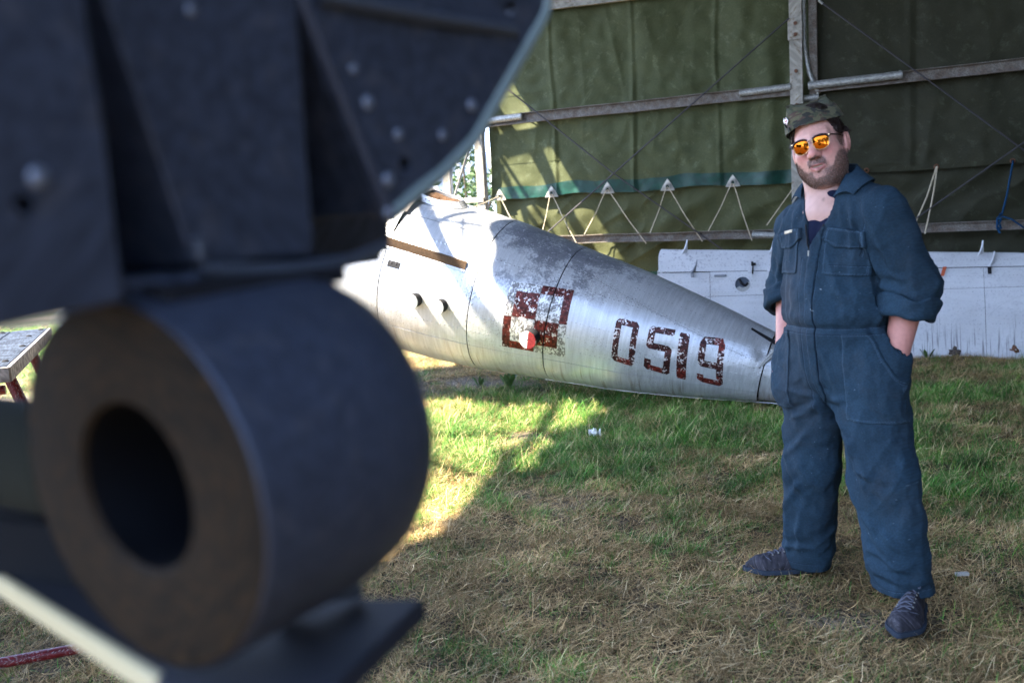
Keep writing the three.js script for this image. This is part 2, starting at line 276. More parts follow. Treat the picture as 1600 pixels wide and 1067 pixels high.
mesh('hem_band', solidGrid(120, 4, (u, v) => { const s = mix(-3.0, -0.9, u), y = mix(0.66, 0.78, v) + 0.01 * n3(s, 0, 3); return [s, y, -0.15 + foldC(s, y) + 0.006, s, y]; }, 0.003), M.band, tC);
tarp('tarpaulin', 'lower dark tarpaulin right of the post, behind the low rail and the wing', M.tarpB, 0.05, 7.0, -0.02, 1.9, -0.19, foldC, 260, 90);
// the far end wall, the roof sheet
tarp('tarpaulin', 'dark tarpaulin roof of the hangar overhead', M.tarpC, 0, 1, 0, 1, 0, () => 0, 1, 1).children[0].geometry = solidGrid(60, 160, (u, v) => { const n = mix(-0.1, 12.7, v), s = mix(-3.60 - 0.125 * n + (0.07 * Math.sin(n * 4.6) + 0.05 * Math.sin(n * 10.3 + 1)) * ss(2, 4, n), 7.1, u); return [s, ry(n) + 0.04 + 0.012 * Math.sin(s * 3), n, s, n]; }, 0.02);
tarp('tarpaulin', 'olive end wall of the hangar beyond the right edge', M.tarpB, 0, 1, 0, 1, 0, () => 0, 1, 1).children[0].geometry = solidGrid(60, 40, (u, v) => { const n = mix(-0.1, 12.6, u); return [7.06 + 0.03 * Math.sin(n * 4), mix(-0.03, ry(n), v), n, n, v * 4]; }, 0.015);
// eyelets and their patches on the hem of the left tarpaulin
const EY = [-3.057, -2.475, -1.875, -1.259, -0.619, 0.02];
const ring = (r, t, x, y, z) => { const g = new THREE.TorusGeometry(r, t, 8, 18); g.translate(x, y, z); return g; };
EY.slice(0, 5).forEach((s) => {
  const y = hemA(s), sh = new THREE.Shape(); sh.moveTo(-0.07, -0.008); sh.lineTo(0.07, -0.008); sh.quadraticCurveTo(0.042, 0.055, 0, 0.108); sh.quadraticCurveTo(-0.042, 0.055, -0.07, -0.008);
  const h = new THREE.Path(); h.absarc(0, 0.032, 0.018, 0, 6.2832, true); sh.holes.push(h);
  const g = new THREE.ExtrudeGeometry(sh, { depth: 0.006, bevelEnabled: true, bevelSize: 0.002, bevelThickness: 0.002, bevelSegments: 1 }); g.translate(s, y, foldA0 + foldA(s, y + 0.03) + 0.012);
  const p = mesh('eyelet_patch', g, M.patch, tA); mesh('eyelet', ring(0.022, 0.006, s, y + 0.032, foldA0 + foldA(s, y + 0.03) + 0.022), M.eyelet, p);
});
for (const s of [0.62, 1.224, 1.853, 2.5, 3.2]) mesh('eyelet', ring(0.018, 0.007, s, hemB(s) + 0.022, -0.10 + foldB(s, hemB(s)) + 0.012), M.bolt, tB);
// cords lashed between the hem and the low rail
const ey = (s) => [s, hemA(s) + 0.03, foldA0 + foldA(s, hemA(s)) + 0.03];
const cordLabel = ['cord from the leftmost eyelet, running to the rail and tied to the fuselage', 'pale cord in an inverted V from the second eyelet, above the fuselage spine', 'pale cord in an inverted V from the third eyelet, behind the crossing wires', 'pale cord in an inverted V from the fourth eyelet on the green band', 'pale cord in an inverted V from the fifth eyelet, nearest left of the man', 'pale cord running down to the rail just left of the man shoulder'];
const cord = (i, pts) => tag(mesh('cord', tube(pts.map((p) => wl(...p)), 0.0048, 7, 40), M.cord), cordLabel[i], 'cord', 'cords lashing the left tarpaulin to the rail');
const sagp = (a, b, k = 0.01) => [a, [(a[0] + b[0]) / 2, (a[1] + b[1]) / 2 - k, (a[2] + b[2]) / 2], b];
const V2 = (i, f0, f1) => cord(i, [...sagp(f0, ey(EY[i])).slice(0, 2), ey(EY[i]), ...sagp(ey(EY[i]), f1).slice(1)]);
cord(0, [[-2.86, 1.3, 0.05], [-2.95, 1.44, 0.0], ey(EY[0]), [-3.16, 1.56, 0.15], [-3.3, 1.49, 0.5], [-3.42, 1.44, 0.95]]);
V2(1, [-2.58, 1.18, 0.06], [-2.2, 1.11, 0.07]); V2(2, [-2.11, 1.19, 0.06], [-1.47, 1.07, 0.07]); V2(3, [-1.43, 1.175, 0.06], [-0.91, 1.07, 0.07]); V2(4, [-0.85, 1.17, 0.06], [-0.43, 1.06, 0.08]);
cord(5, [[-0.29, 1.20, 0.06], [-0.13, 1.42, 0.03], [0.0, 1.6, -0.03]]);
const eb = (s, d = 0) => wl(s + d, hemB(s) + 0.022, -0.07 + foldB(s, hemB(s)));
tag(mesh('cord', [tube([eb(1.224), wl(1.14, 1.40, 0.02), wl(1.02, 1.12, 0.07)], 0.007, 7, 30), tube([eb(1.224, 0.006), wl(1.19, 1.40, 0.03), wl(1.12, 1.06, 0.08)], 0.007, 7, 30)], M.cord), 'doubled pale cord from a hem eyelet just right of the man shoulder', 'cord');
M.blue = std({ map: tex(128, 128, (u, v) => { const a = Math.sin((u * 6 + v * 10) * 6.283); return a > 0.2 ? [0.10, 0.30, 0.44] : [0.05, 0.16, 0.26]; }), roughness: 0.8 });
tag(mesh('cord', [tube([eb(1.853), wl(1.80, 1.38, 0.03), wl(1.755, 1.2, 0.07)], 0.009, 7, 40), tube([0, 1, 2, 3, 4, 5, 6, 7, 8].map((i) => wl(1.735 + 0.02 * Math.sin(i * 2.4), 1.2 - 0.02 * i + 0.03 * (i % 2), 0.075 + 0.012 * Math.cos(i * 2.4))), 0.009, 7, 60), tube([wl(1.75, 1.19, 0.08), wl(1.83, 1.16, 0.09), wl(1.92, 1.09, 0.08), wl(1.95, 1.06, 0.06)], 0.008, 7, 30), tube([wl(1.72, 1.18, 0.075), wl(1.715, 1.09, 0.085), wl(1.735, 1.06, 0.075), wl(1.745, 1.12, 0.085)], 0.009, 7, 30)], M.blue), 'blue rope knotted round the low rail at the right edge', 'rope');

// ---------------------------------------------------------------- beyond the open end: pale corrugated fence, shrubs
{
  const f = thing('corrugated_fence', 'pale corrugated metal fence in the sun beyond the open end of the hangar', 'fence', [-3.0, 0, -17.5], R(6));
  const fm = std({ map: tex(512, 512, (u, v) => { const a = 0.80 + 0.12 * tfbm(u, v, 6, 41, 4); return [a, a, a * 0.99]; }), roughness: 0.55, metalness: 0.1 });
  for (let k = 4; k < 9; k++) mesh('panel', solidGrid(60, 1, (u, v) => { const x = -5.4 + k * 1.0 + u * 0.985; return [x, 0.05 + v * 2.45, 0.018 * Math.sin(x * 2 * Math.PI / 0.2) + 0.004 * (k % 2), x, v * 2.4]; }, 0.004), fm, f);
  mesh('wooden_board', [0, 1, 2, 3, 4].map((i) => box(0.16, 1.25 + 0.05 * (i % 2), 0.03, 2.25 + i * 0.18, 0.62, 0.35, 0.004)), std({ map: tex(256, 256, (u, v) => { const a = 0.6 + 0.15 * tfbm(u, v * 0.2, 40, 8, 3); return [a, a * 0.82, a * 0.62]; }), roughness: 0.8 }), f);
  mesh('post', [1, 2, 3].map((i) => box(0.08, 2.5, 0.08, -4.4 + i * 2.9, 1.25, -0.08)), M.pale, f);
}
function leafy(name, label, cat, x, z, h, w, nleaf, lsz, group, cols) {
  const o = thing(name, label, cat, [x, groundY(x, z) - 0.02, z], 0, group);
  const br = []; const clumps = [];
  for (let i = 0; i < 9; i++) {
    const a = i * 2.4 + rr(-0.3, 0.3), r = w * rr(0.35, 1), y = h * rr(0.35, 0.98), e = V(Math.cos(a) * r, y, Math.sin(a) * r);
    br.push(tube([V(0, 0, 0), V(e.x * 0.3, y * 0.45, e.z * 0.3), e], 0.012 + 0.01 * rnd(), 6, 8)); for (let k = 0; k < 4; k++) clumps.push(e.clone().add(V(rr(-0.4, 0.4) * w, rr(-0.25, 0.15) * h, rr(-0.4, 0.4) * w)));
  }
  mesh('branch', br, std({ color: rgb(0.10, 0.075, 0.05), roughness: 0.9 }), o);
  const L = [];
  for (let i = 0; i < nleaf; i++) {
    const c = clumps[Math.floor(rnd() * clumps.length)], s = lsz * rr(0.6, 1.3), g = new THREE.BufferGeometry();
    g.setAttribute('position', new THREE.Float32BufferAttribute([0, 0, 0, s * 0.3, s * 0.45, s * 0.07, 0, s, -s * 0.1, -s * 0.3, s * 0.45, s * 0.07], 3)); g.setIndex([0, 1, 2, 0, 2, 3]);
    g.rotateX(rr(-1.5, 1.5)); g.rotateZ(rr(-1.5, 1.5)); g.rotateY(rr(0, 6.3));
    g.translate(c.x + rr(-1, 1) * w * 0.22, Math.max(0.04, c.y + rr(-1, 1) * h * 0.1), c.z + rr(-1, 1) * w * 0.22);
    const q = rr(0.6, 1.4), col = cols ?? [0.075, 0.125, 0.03]; g.setAttribute('color', new THREE.Float32BufferAttribute([0, 1, 2, 3].flatMap(() => col.map((v) => v * q)), 3)); L.push(g);
  }
  mesh('crown', L, M.leaf, o);
  return o;
}
M.leaf = new THREE.MeshPhysicalMaterial({ vertexColors: true, roughness: 0.85, side: THREE.DoubleSide, transmission: 0.35, thickness: 0 });
leafy('shrub', 'green leafy shrub in front of the pale fence, behind the lattice post', 'shrub', -0.55, -16.0, 2.6, 0.6, 1500, 0.11, null);
leafy('shrub', 'dark green low bush behind the fuselage spine beyond the hangar end', 'shrub', -1.4, -15.2, 1.75, 0.6, 1500, 0.1, null);
leafy('tree', 'tall leafy tree beyond the open end of the hangar', 'tree', -0.9, -21, 5.2, 1.4, 2600, 0.16, null);

// the trees in front of the hangar, behind the camera: they stand in the mirror of the sunglasses and dim the low sky
for (let i = 0; i < 9; i++) leafy('tree', 'broad tree standing in the row behind the photographer', 'tree', -14 + i * 4.2 + rr(-0.6, 0.6), 15 + rr(-1.5, 1.5), rr(8, 10.5), rr(2.6, 3.2), 900, 0.75, 'trees behind the photographer', [0.05, 0.08, 0.025]);
// ---------------------------------------------------------------- aircraft fuselage lying on its tail end
const FA = V(-0.385, 0.911, -7.993), FX = V(0.885, -0.257, 0.389).normalize(), FY = V(0.235, 0.966, 0.103).normalize(), FZ = V().crossVectors(FX, FY).normalize();
FY.crossVectors(FZ, FX);
const FS = 2.58, FR0 = 0.232;
const RT = [[-2.2, 0.655], [-1.0, 0.650], [0, 0.628], [0.457, 0.594], [1.002, 0.518], [1.521, 0.45], [2.017, 0.358], [2.489, 0.256], [2.581, 0.232], [3.2, 0.16]];
function fr(s) { let i = 1; while (i < RT.length - 1 && RT[i][0] < s) i++; const [a, p] = RT[i - 1], [b, q] = RT[i]; const t = cl((s - a) / (b - a)); return mix(p, q, t); }
const frs = (s) => (fr(s - 0.12) + fr(s) * 2 + fr(s + 0.12)) / 4;
const fpt = (s, aDeg, h = 0) => { const a = R(aDeg), r = frs(s) + h; return [s - FS, r * Math.sin(a) + FR0, r * Math.cos(a)]; };
const fuse = thing('aircraft_fuselage', 'weathered silver aircraft rear fuselage with a red and white checkerboard and the number 0519', 'aircraft fuselage', FA.clone().addScaledVector(FX, FS).addScaledVector(FY, -FR0).toArray());
fuse.quaternion.setFromRotationMatrix(new THREE.Matrix4().makeBasis(FX, FY, FZ));

const FW = 2048, FH = 1024, fx = (s) => (s + 1.7) / 4.5 * FW, fy = (a) => (1 - (a + 100) / 200) * FH;
const quadMap = ([tl, tr, br, bl]) => (u, v) => { const s = mix(mix(tl[0], tr[0], u), mix(bl[0], br[0], u), v), a = mix(mix(tl[1], tr[1], u), mix(bl[1], br[1], u), v); return [fx(s), fy(a)]; };
const maskOf = (draw) => { const c = document.createElement('canvas'); c.width = FW; c.height = FH; const k = c.getContext('2d'); draw(k); return k.getImageData(0, 0, FW, FH).data; };
const poly = (k, q, pts) => { k.beginPath(); pts.forEach((p, i) => { const [x, y] = q(...p); i ? k.lineTo(x, y) : k.moveTo(x, y); }); k.closePath(); k.fill(); };
const rect = (k, q, a, b, c, d) => poly(k, q, [[a, b], [c, b], [c, d], [a, d]]);
const insig = quadMap([[0.637, 23.7], [1.09, 31.5], [1.128, -27], [0.65, -27.6]]);
const dig = { 0: quadMap([[1.445, 19.5], [1.607, 20.8], [1.632, -23], [1.468, -20.0]]), 5: quadMap([[1.682, 21], [1.855, 24.4], [1.882, -26.5], [1.70, -22.6]]), 1: quadMap([[1.89, 23.4], [1.96, 24.4], [2.0, -29], [1.935, -28]]), 9: quadMap([[2.035, 26], [2.20, 33], [2.255, -33], [2.075, -28.5]]) };
const b = 0.125;
const maskRed = maskOf((k) => { // r: red paint, g: white paint, b: bright fresh red
  k.globalCompositeOperation = 'lighter'; k.fillStyle = '#00ff00'; rect(k, insig, 0, 0, 1, 1);
  k.fillStyle = '#ff0000';
  rect(k, insig, b, b, 0.5, 0.5); rect(k, insig, 0.5, 0.5, 1 - b, 1 - b);
  rect(k, insig, 0.5, 0, 1, b); rect(k, insig, 1 - b, b, 1, 0.5); rect(k, insig, 0, 0.5, b, 1); rect(k, insig, b, 1 - b, 0.5, 1);
  const W = 0.25, H = 0.135, e = 0.13;
  poly(k, dig[0], [[e, 0], [1 - e, 0], [1, e * 0.6], [1, 1 - e * 0.6], [1 - e, 1], [e, 1], [0, 1 - e * 0.6], [0, e * 0.6]]);
  k.globalCompositeOperation = 'destination-out'; rect(k, dig[0], W, H, 1 - W, 1 - H); k.globalCompositeOperation = 'lighter';
  poly(k, dig[5], [[0.1, 0], [1, 0], [1, H], [W, H], [W, 0.36], [0.85, 0.36], [1, 0.43], [1, 0.94], [0.88, 1], [0.14, 1], [0, 0.94], [0, 0.74], [W, 0.74], [W, 1 - H], [1 - W, 1 - H], [1 - W, 0.36 + H], [0.1, 0.36 + H], [0, 0.44], [0, 0.06]]);
  poly(k, dig[1], [[0.1, 0], [0.9, 0], [1, 0.05], [1, 0.96], [0.9, 1], [0.1, 1], [0, 0.96], [0, 0.05]]);
  poly(k, dig[9], [[e, 0], [1 - e, 0], [1, e], [1, 0.92], [0.85, 1], [0.2, 1], [0, 0.93], [0, 0.80], [W, 0.80], [W, 1 - H], [1 - W, 1 - H], [1 - W, 0.62], [0.15, 0.62], [0, 0.54], [0, e]]);
  k.globalCompositeOperation = 'destination-out'; rect(k, dig[9], W, H * 1.1, 1 - W, 0.49); k.globalCompositeOperation = 'lighter';
  k.fillStyle = '#0000ff';
  rect(k, dig[0], 0.25, 0.86, 0.8, 1.02); rect(k, dig[5], 0.15, 0.86, 0.72, 1.02); rect(k, dig[9], -0.02, 0.78, 0.9, 1.05); rect(k, dig[9], 0.55, -0.02, 1.02, 0.25); rect(k, dig[1], 0, 0.75, 1, 1.02); rect(k, insig, 0.12, 0.87, 0.5, 1.02); rect(k, insig, 0.5, 0.7, 0.8, 1); rect(k, insig, 0.55, 0.5, 0.72, 0.62);
});
const rows = []; // rivet rows: [s0, a0, s1, a1]
for (const s of [-0.405, -0.375, 0.355, 0.385, 0.945, 0.975, 2.475, 1.5, 2.0]) rows.push([s, -95, s, 95]);
for (const a of [-62, -48, -20, -8, 6, 40, 62, 76]) rows.push([-1.7, a, 2.5, a * (a > 30 ? 0.8 : 1)]);
rows.push([0.96, 55.7, 2.5, 17.2], [0.96, 51.7, 2.5, 13.2]);
const inDent = [];
const skinMap = canvasTex(FW, FH, (c) => {
  const im = c.createImageData(FW, FH), d = im.data;
  for (let j = 0, o = 0; j < FH; j++) for (let i = 0; i < FW; i++, o += 4) {
    const s = i / FW * 4.5 - 1.7, a = (1 - j / FH) * 200 - 100, y = a * 0.0085;
    const brush = 0.035 * n3(s * 140, y * 5, 3) + 0.03 * n3(s * 30, y * 3, 8), big = fbm(s * 2.2, y * 2.5, 12, 3);
    let v = 0.785 + 0.05 * big + brush + 0.02 * n3(s * 90, y * 90, 2);
    let r = v * 0.985, g = v * 0.995, bl = v * 1.005;
    // weathered upper side: dark oxide with pale chips
    const topw = ss(0.05, 0.6, s) * ss(1.75, 0.9, s) * ss(12, 34, a + 16 * n3(s * 3, y * 3, 1)) * (0.6 + 0.6 * fbm(s * 3, y * 3, 31, 2)) + 0.32 * ss(50, 70, a) * ss(-0.7, -0.1, s);
    const grain = n3(s * 34, y * 42, 7) * 0.5 + n3(s * 90, y * 110, 4) * 0.42 + n3(s * 10, y * 12, 9) * 0.5;
    const k = ss(-0.10, 0.26, topw - 0.56 + grain * 0.40) * ss(0, 0.2, topw);
    r = mix(r, 0.47 + 0.12 * grain, k * 0.8); g = mix(g, 0.48 + 0.12 * grain, k * 0.8); bl = mix(bl, 0.51 + 0.11 * grain, k * 0.8);
    if (topw > 0.15) { const w = 0.6 * ss(0.46, 0.7, n3(s * 60, y * 48, 17) * 0.6 + n3(s * 18, y * 15, 2) * 0.6) * ss(0.15, 0.4, topw); r = mix(r, 0.9, w); g = mix(g, 0.9, w); bl = mix(bl, 0.91, w); }
    // grime runs low on the flank
    const run = ss(0.25, 0.75, n3(s * 22, y * 1.6, 21) * 0.7 + n3(s * 70, y * 3, 5) * 0.4) * ss(-22, -50, a) * 0.16; r -= run * 0.8; g -= run * 0.95; bl -= run * 1.15;
    const spk = ss(0.62, 0.8, n3(s * 75, y * 75, 51)) * ss(-0.1, 0.4, fbm(s * 1.3, y * 1.8, 61, 2)); r -= 0.22 * spk; g -= 0.25 * spk; bl -= 0.27 * spk;
    const R_ = maskRed[o] / 255, G_ = maskRed[o + 1] / 255, B_ = maskRed[o + 2] / 255;
    if (R_ + G_ > 0.02) {
      const chip = n3(s * 46, y * 40, 71) * 0.55 + n3(s * 120, y * 100, 72) * 0.35 + n3(s * 13, y * 11, 73) * 0.55;
      if (G_ > 0.02) { // white ground of the emblem, worn down to dark metal in places
        const w = ss(-0.02, 0.16, chip + 0.22) , ch2 = ss(0.12, 0.35, n3(s * 55, y * 38, 91) * 0.6 + n3(s * 150, y * 120, 92) * 0.45);
        r = mix(r, mix(0.50, 0.83, w), G_); g = mix(g, mix(0.49, 0.83, w), G_); bl = mix(bl, mix(0.48, 0.82, w), G_);
        r = mix(r, 0.34, ch2 * 0.75 * G_); g = mix(g, 0.33, ch2 * 0.75 * G_); bl = mix(bl, 0.32, ch2 * 0.75 * G_);
      }
      if (R_ > 0.02) {
        const worn = ss(0.20, 0.36, chip - 0.22 * B_ + (G_ > 0.5 ? -0.14 : -0.10)), q = 0.9 + 0.35 * n3(s * 30, y * 30, 81), br = B_ > 0.5 ? 0.9 : G_ > 0.5 ? 0.42 : 0.10;
        const pr = mix(0.255, 0.48, br) * q, pg = mix(0.145, 0.185, br) * q, pb = mix(0.138, 0.155, br) * q;
        r = mix(r, mix(pr, 0.86, worn), R_); g = mix(g, mix(pg, 0.84, worn), R_); bl = mix(bl, mix(pb, 0.83, worn), R_);
      }
    }
    d[o] = 255 * cl(r); d[o + 1] = 255 * cl(g); d[o + 2] = 255 * cl(bl); d[o + 3] = 255;
  }
  c.putImageData(im, 0, 0);
  const q = mulberry(9);
  for (const [s0, a0, s1, a1] of rows) { // rivets
    const L = Math.hypot(s1 - s0, (a1 - a0) * 0.0085), n = Math.floor(L / 0.035);
    for (let i = 0; i <= n; i++) { if (q() < 0.25) continue; const t = i / n; c.fillStyle = `rgba(40,40,44,${0.18 + 0.5 * q() * q()})`; c.beginPath(); c.arc(fx(mix(s0, s1, t)), fy(mix(a0, a1, t)), 1.7, 0, 7); c.fill(); }
  }
  for (let i = 0; i < 60; i++) { c.strokeStyle = `rgba(${q() < 0.6 ? '235,236,240' : '60,60,64'},${0.1 + 0.25 * q()})`; c.lineWidth = 0.6 + q(); c.beginPath(); const x = q() * FW, y = q() * FH, a = (q() - 0.5) * 0.9, L = 20 + 120 * q() * q(); c.moveTo(x, y); c.lineTo(x + L * Math.cos(a), y + L * Math.sin(a)); c.stroke(); }
});
const skinBump = canvasTex(1024, 512, (c, w, h) => {
  const im = c.createImageData(w, h), d = im.data;
  for (let j = 0, o = 0; j < h; j++) for (let i = 0; i < w; i++, o += 4) { const s = i / w * 4.5, y = j / h * 1.7, v = 128 + 60 * fbm(s * 2.5, y * 3, 88, 3) + 8 * n3(s * 60, y * 60, 4); d[o] = d[o + 1] = d[o + 2] = v; d[o + 3] = 255; }
  c.putImageData(im, 0, 0); c.fillStyle = 'rgba(235,235,235,0.8)';
  for (const [s0, a0, s1, a1] of rows) { const L = Math.hypot(s1 - s0, (a1 - a0) * 0.0085), n = Math.floor(L / 0.035); for (let i = 0; i <= n; i++) { const t = i / n; c.beginPath(); c.arc(fx(mix(s0, s1, t)) / 2, fy(mix(a0, a1, t)) / 2, 1.1, 0, 7); c.fill(); } }
}, { srgb: false });
M.skin = std({ map: skinMap, bumpMap: skinBump, bumpScale: 0.008, roughness: 0.36, metalness: 0.5 });
M.dark = std({ color: rgb(0.02, 0.02, 0.022), roughness: 0.8 });
M.brown = std({ map: tex(256, 256, (u, v) => { const a = 0.9 + 0.5 * tfbm(u, v, 20, 61, 4); return [0.36 * a, 0.285 * a, 0.215 * a]; }), roughness: 0.8 });
const aL = (s) => s < 1.0 ? 53 : mix(52.5, 15, (s - 1.03) / 1.46), gapS = 0.0042;
const secs = [-1.7, -0.389, 0.37, 0.96, 2.49, 2.74];
const dentH = (s, a) => 0.004 * fbm(s * 3, a * 0.03, 5, 2) - 0.012 * blob(s, a, 1.83, 2, 0.06, 5) - 0.02 * blob(s, a, 2.46, 30, 0.05, 14) + 0.012 * blob(s, a, 2.42, 20, 0.04, 10);
for (let i = 0; i < 5; i++) {
  const s0 = secs[i] + gapS, s1 = secs[i + 1] - gapS, up = i === 0 ? 0.03 : i === 4 ? -0.012 : 0;
  const bands = [[() => aL((s0 + s1) / 2) * 0 , 0, 0]].slice(1);
  const cuts = [() => -125, () => -33, (s) => aL(s), () => 125];
  for (let j = 0; j < 3; j++) {
    const pr = (i + j) % 2 ? 0.0015 : 0;
    mesh('skin_panel', solidGrid(i === 3 ? 60 : 28, 26, (u, v) => {
      const s = mix(s0, s1, u), ga = 0.2, a = mix(cuts[j](s) + ga, cuts[j + 1](s) - ga, v);
      const p = fpt(s, a, pr + up * (i === 0 ? ss(20, 60, a) : 1) + dentH(s, a)); return [...p, (s + 1.7) / 4.5, cl((a + 100) / 200, 0.001, 0.999)];
    }, 0.004), M.skin, fuse);
  }
}
mesh('inner_frame', grid(60, 40, (u, v) => fpt(mix(-1.69, 2.72, u), v * 360, -0.02 - (u > 0.93 ? 0.012 : 0))), M.dark, fuse);
mesh('rear_skin', solidGrid(60, 20, (u, v) => { const s = mix(-1.7, 2.74, u); return [...fpt(s, mix(125.3, 234.7, v), -0.001), 0.03, 0.5]; }, 0.004), std({ color: rgb(0.5, 0.5, 0.51), roughness: 0.5, metalness: 0.3 }), fuse);
for (const [s0, dr] of [[-1.69, -0.02], [2.72, -0.025]]) mesh('bulkhead', grid(40, 4, (u, v) => { const p = fpt(s0, u * 360, dr); return [p[0], mix(FR0, p[1], v), p[2] * v]; }), M.dark, fuse);
// wing root fairing
mesh('wing_root_fairing', [solidGrid(40, 8, (u, v) => { const s = mix(-1.7, 0.27, u), a0 = mix(34.0, 28.0, u), w = 0.25 + 0.75 * ss(0.27, 0.12, s); return [...fpt(s, a0 - 1.6 * v, 0.002 + 0.052 * v * w), s * 3, v]; }, 0.004), solidGrid(40, 6, (u, v) => { const s = mix(-1.7, 0.27, u), a0 = mix(32.4, 26.4, u), w = 0.25 + 0.75 * ss(0.27, 0.12, s); return [...fpt(s, a0 - 4.6 * v, mix(0.052 * w, 0.002, v)), s * 3, v]; }, 0.004)], M.brown, fuse);
mesh('fairing_lip', solidGrid(40, 3, (u, v) => { const s = mix(-1.7, 0.275, u), a0 = mix(27.9, 21.9, u); return [...fpt(s, a0 - 1.2 * v, 0.006), (s + 1.7) / 4.5, 0.62]; }, 0.006), M.skin, fuse);
mesh('vent', (() => { const g = solidGrid(4, 4, (u, v) => [...fpt(-0.345 + 0.105 * u, 10.6 + 4.6 * v, 0.004)], 0.008); return g; })(), M.dark, fuse);
for (const k of [0.3, 0.7]) mesh('vent_screw', (() => { const g = new THREE.SphereGeometry(0.007, 8, 6); g.translate(...fpt(-0.345 + 0.105 * k, 13.6, 0.004)); return g; })(), M.wire, fuse);
// round stub fittings
M.white = std({ map: tex(128, 128, (u, v) => { const a = 0.82 + 0.12 * tfbm(u, v, 9, 91, 3); return [a, a, a * 0.98]; }), roughness: 0.6 });
M.pink = std({ map: tex(128, 128, (u, v) => { if (u < 0.5) return [0.85, 0.83, 0.8]; const a = 0.9 + 0.3 * tfbm(u, v, 12, 95, 3); return [0.50 * a, 0.17 * a, 0.17 * a]; }), roughness: 0.6 });
for (const [s, a, h, r, m] of [[-0.055, -6.5, 0.075, 0.053, M.white], [0.158, -5.9, 0.07, 0.05, M.white], [0.873, -13.6, 0.075, 0.064, M.pink]]) {
  const p = V(...fpt(s, a, 0)), n = V(...fpt(s, a, 1)).sub(p), q = new THREE.Quaternion().setFromUnitVectors(V(0, 0, 1), n), put = (g, z) => { g.translate(0, 0, z); g.applyQuaternion(q); g.translate(p.x, p.y, p.z); return g; };
  const side = new THREE.CylinderGeometry(r * 0.97, r, h, 32, 1, true); side.rotateX(Math.PI / 2);
  const st = mesh('stub_fitting', put(side, h / 2 - 0.004), M.dark, fuse);
  const sh = new THREE.Shape(); sh.absarc(0, 0, r, 0, Math.PI * 2); const ho = new THREE.Path(); ho.absarc(0, 0, r * 0.14, 0, 6.2832, true); sh.holes.push(ho);
  const cap = new THREE.ExtrudeGeometry(sh, { depth: 0.01, bevelEnabled: true, bevelSize: 0.002, bevelThickness: 0.002, bevelSegments: 1, curveSegments: 24 });
  const pu = cap.attributes.position, uv = cap.attributes.uv; for (let i = 0; i < pu.count; i++) uv.setXY(i, pu.getX(i) / (2 * r) + 0.5, pu.getY(i) / (2 * r) + 0.5);
  mesh('cap', put(cap, h - 0.004), m, st);
  mesh('core', put(new THREE.CircleGeometry(r * 0.2, 16), h - 0.02), M.dark, st);
}
// oval opening in the spine with a raised rim, lifted skin edge
{
  const c = (u, k, h) => { const t = u * 6.2832; return fpt(-0.26 + 0.20 * k * Math.cos(t), 80 + 9 * k * Math.sin(t), h + 0.05 * Math.max(0, -Math.cos(t)) * 0.4); };
  mesh('opening_rim', solidGrid(40, 4, (u, v) => c(u, mix(1.0, 1.22, v), mix(0.05, 0.004, v)), 0.006), M.skin, fuse);
  mesh('opening', grid(40, 6, (u, v) => c(u, v, 0.03 + 0.005 * n3(u * 9, v * 9, 3) - 0.02 * (1 - v))), std({ map: tex(256, 256, (u, v) => { const a = tfbm(u, v, 30, 71, 4); return a > 0.1 ? [0.14, 0.11, 0.09] : [0.46 + a * 0.4, 0.36 + a * 0.4, 0.27 + a * 0.3]; }), roughness: 0.9 }), fuse);
}
mesh('spine_fairing', solidGrid(30, 12, (u, v) => { const s = mix(-1.7, -0.37, u), a = mix(52, 118, v), h = 0.03 + 0.10 * Math.sin(Math.PI * v) * ss(-0.3, -0.8, s) + 0.02 * Math.sin(Math.PI * v); return [...fpt(s, a, h), (s + 1.7) / 4.5, 0.8]; }, 0.006), std({ map: tex(256, 256, (u, v) => { const a = 0.62 + 0.3 * tfbm(u, v, 7, 35, 4); return [a, a * 0.95, a * 0.9]; }), roughness: 0.55, metalness: 0.2 }), fuse);
// torn dark slot and bracket at the tail joint, drooping ridge cap on the spine near the tail
mesh('slot', solidGrid(16, 3, (u, v) => [...fpt(mix(2.33, 2.60, u), mix(62 - 14 * u, 66 - 8 * u, v), 0.007)], 0.004), M.dark, fuse);
mesh('bracket', [rod(fpt(2.50, 40, 0.0), fpt(2.60, 46, 0.03), 0.014, 8), rod(fpt(2.52, 38, 0.01), fpt(2.46, 8, 0.012), 0.010, 8), rod(fpt(2.535, 36, 0.014), fpt(2.48, 12, 0.012), 0.006, 8)], M.pipe, fuse);
mesh('belly_strip', solidGrid(60, 2, (u, v) => { const s = mix(0.9, 2.7, u); return [...fpt(s, mix(-79, -77.5, v), 0.006), 0.5, 0.6]; }, 0.008), M.white, fuse);

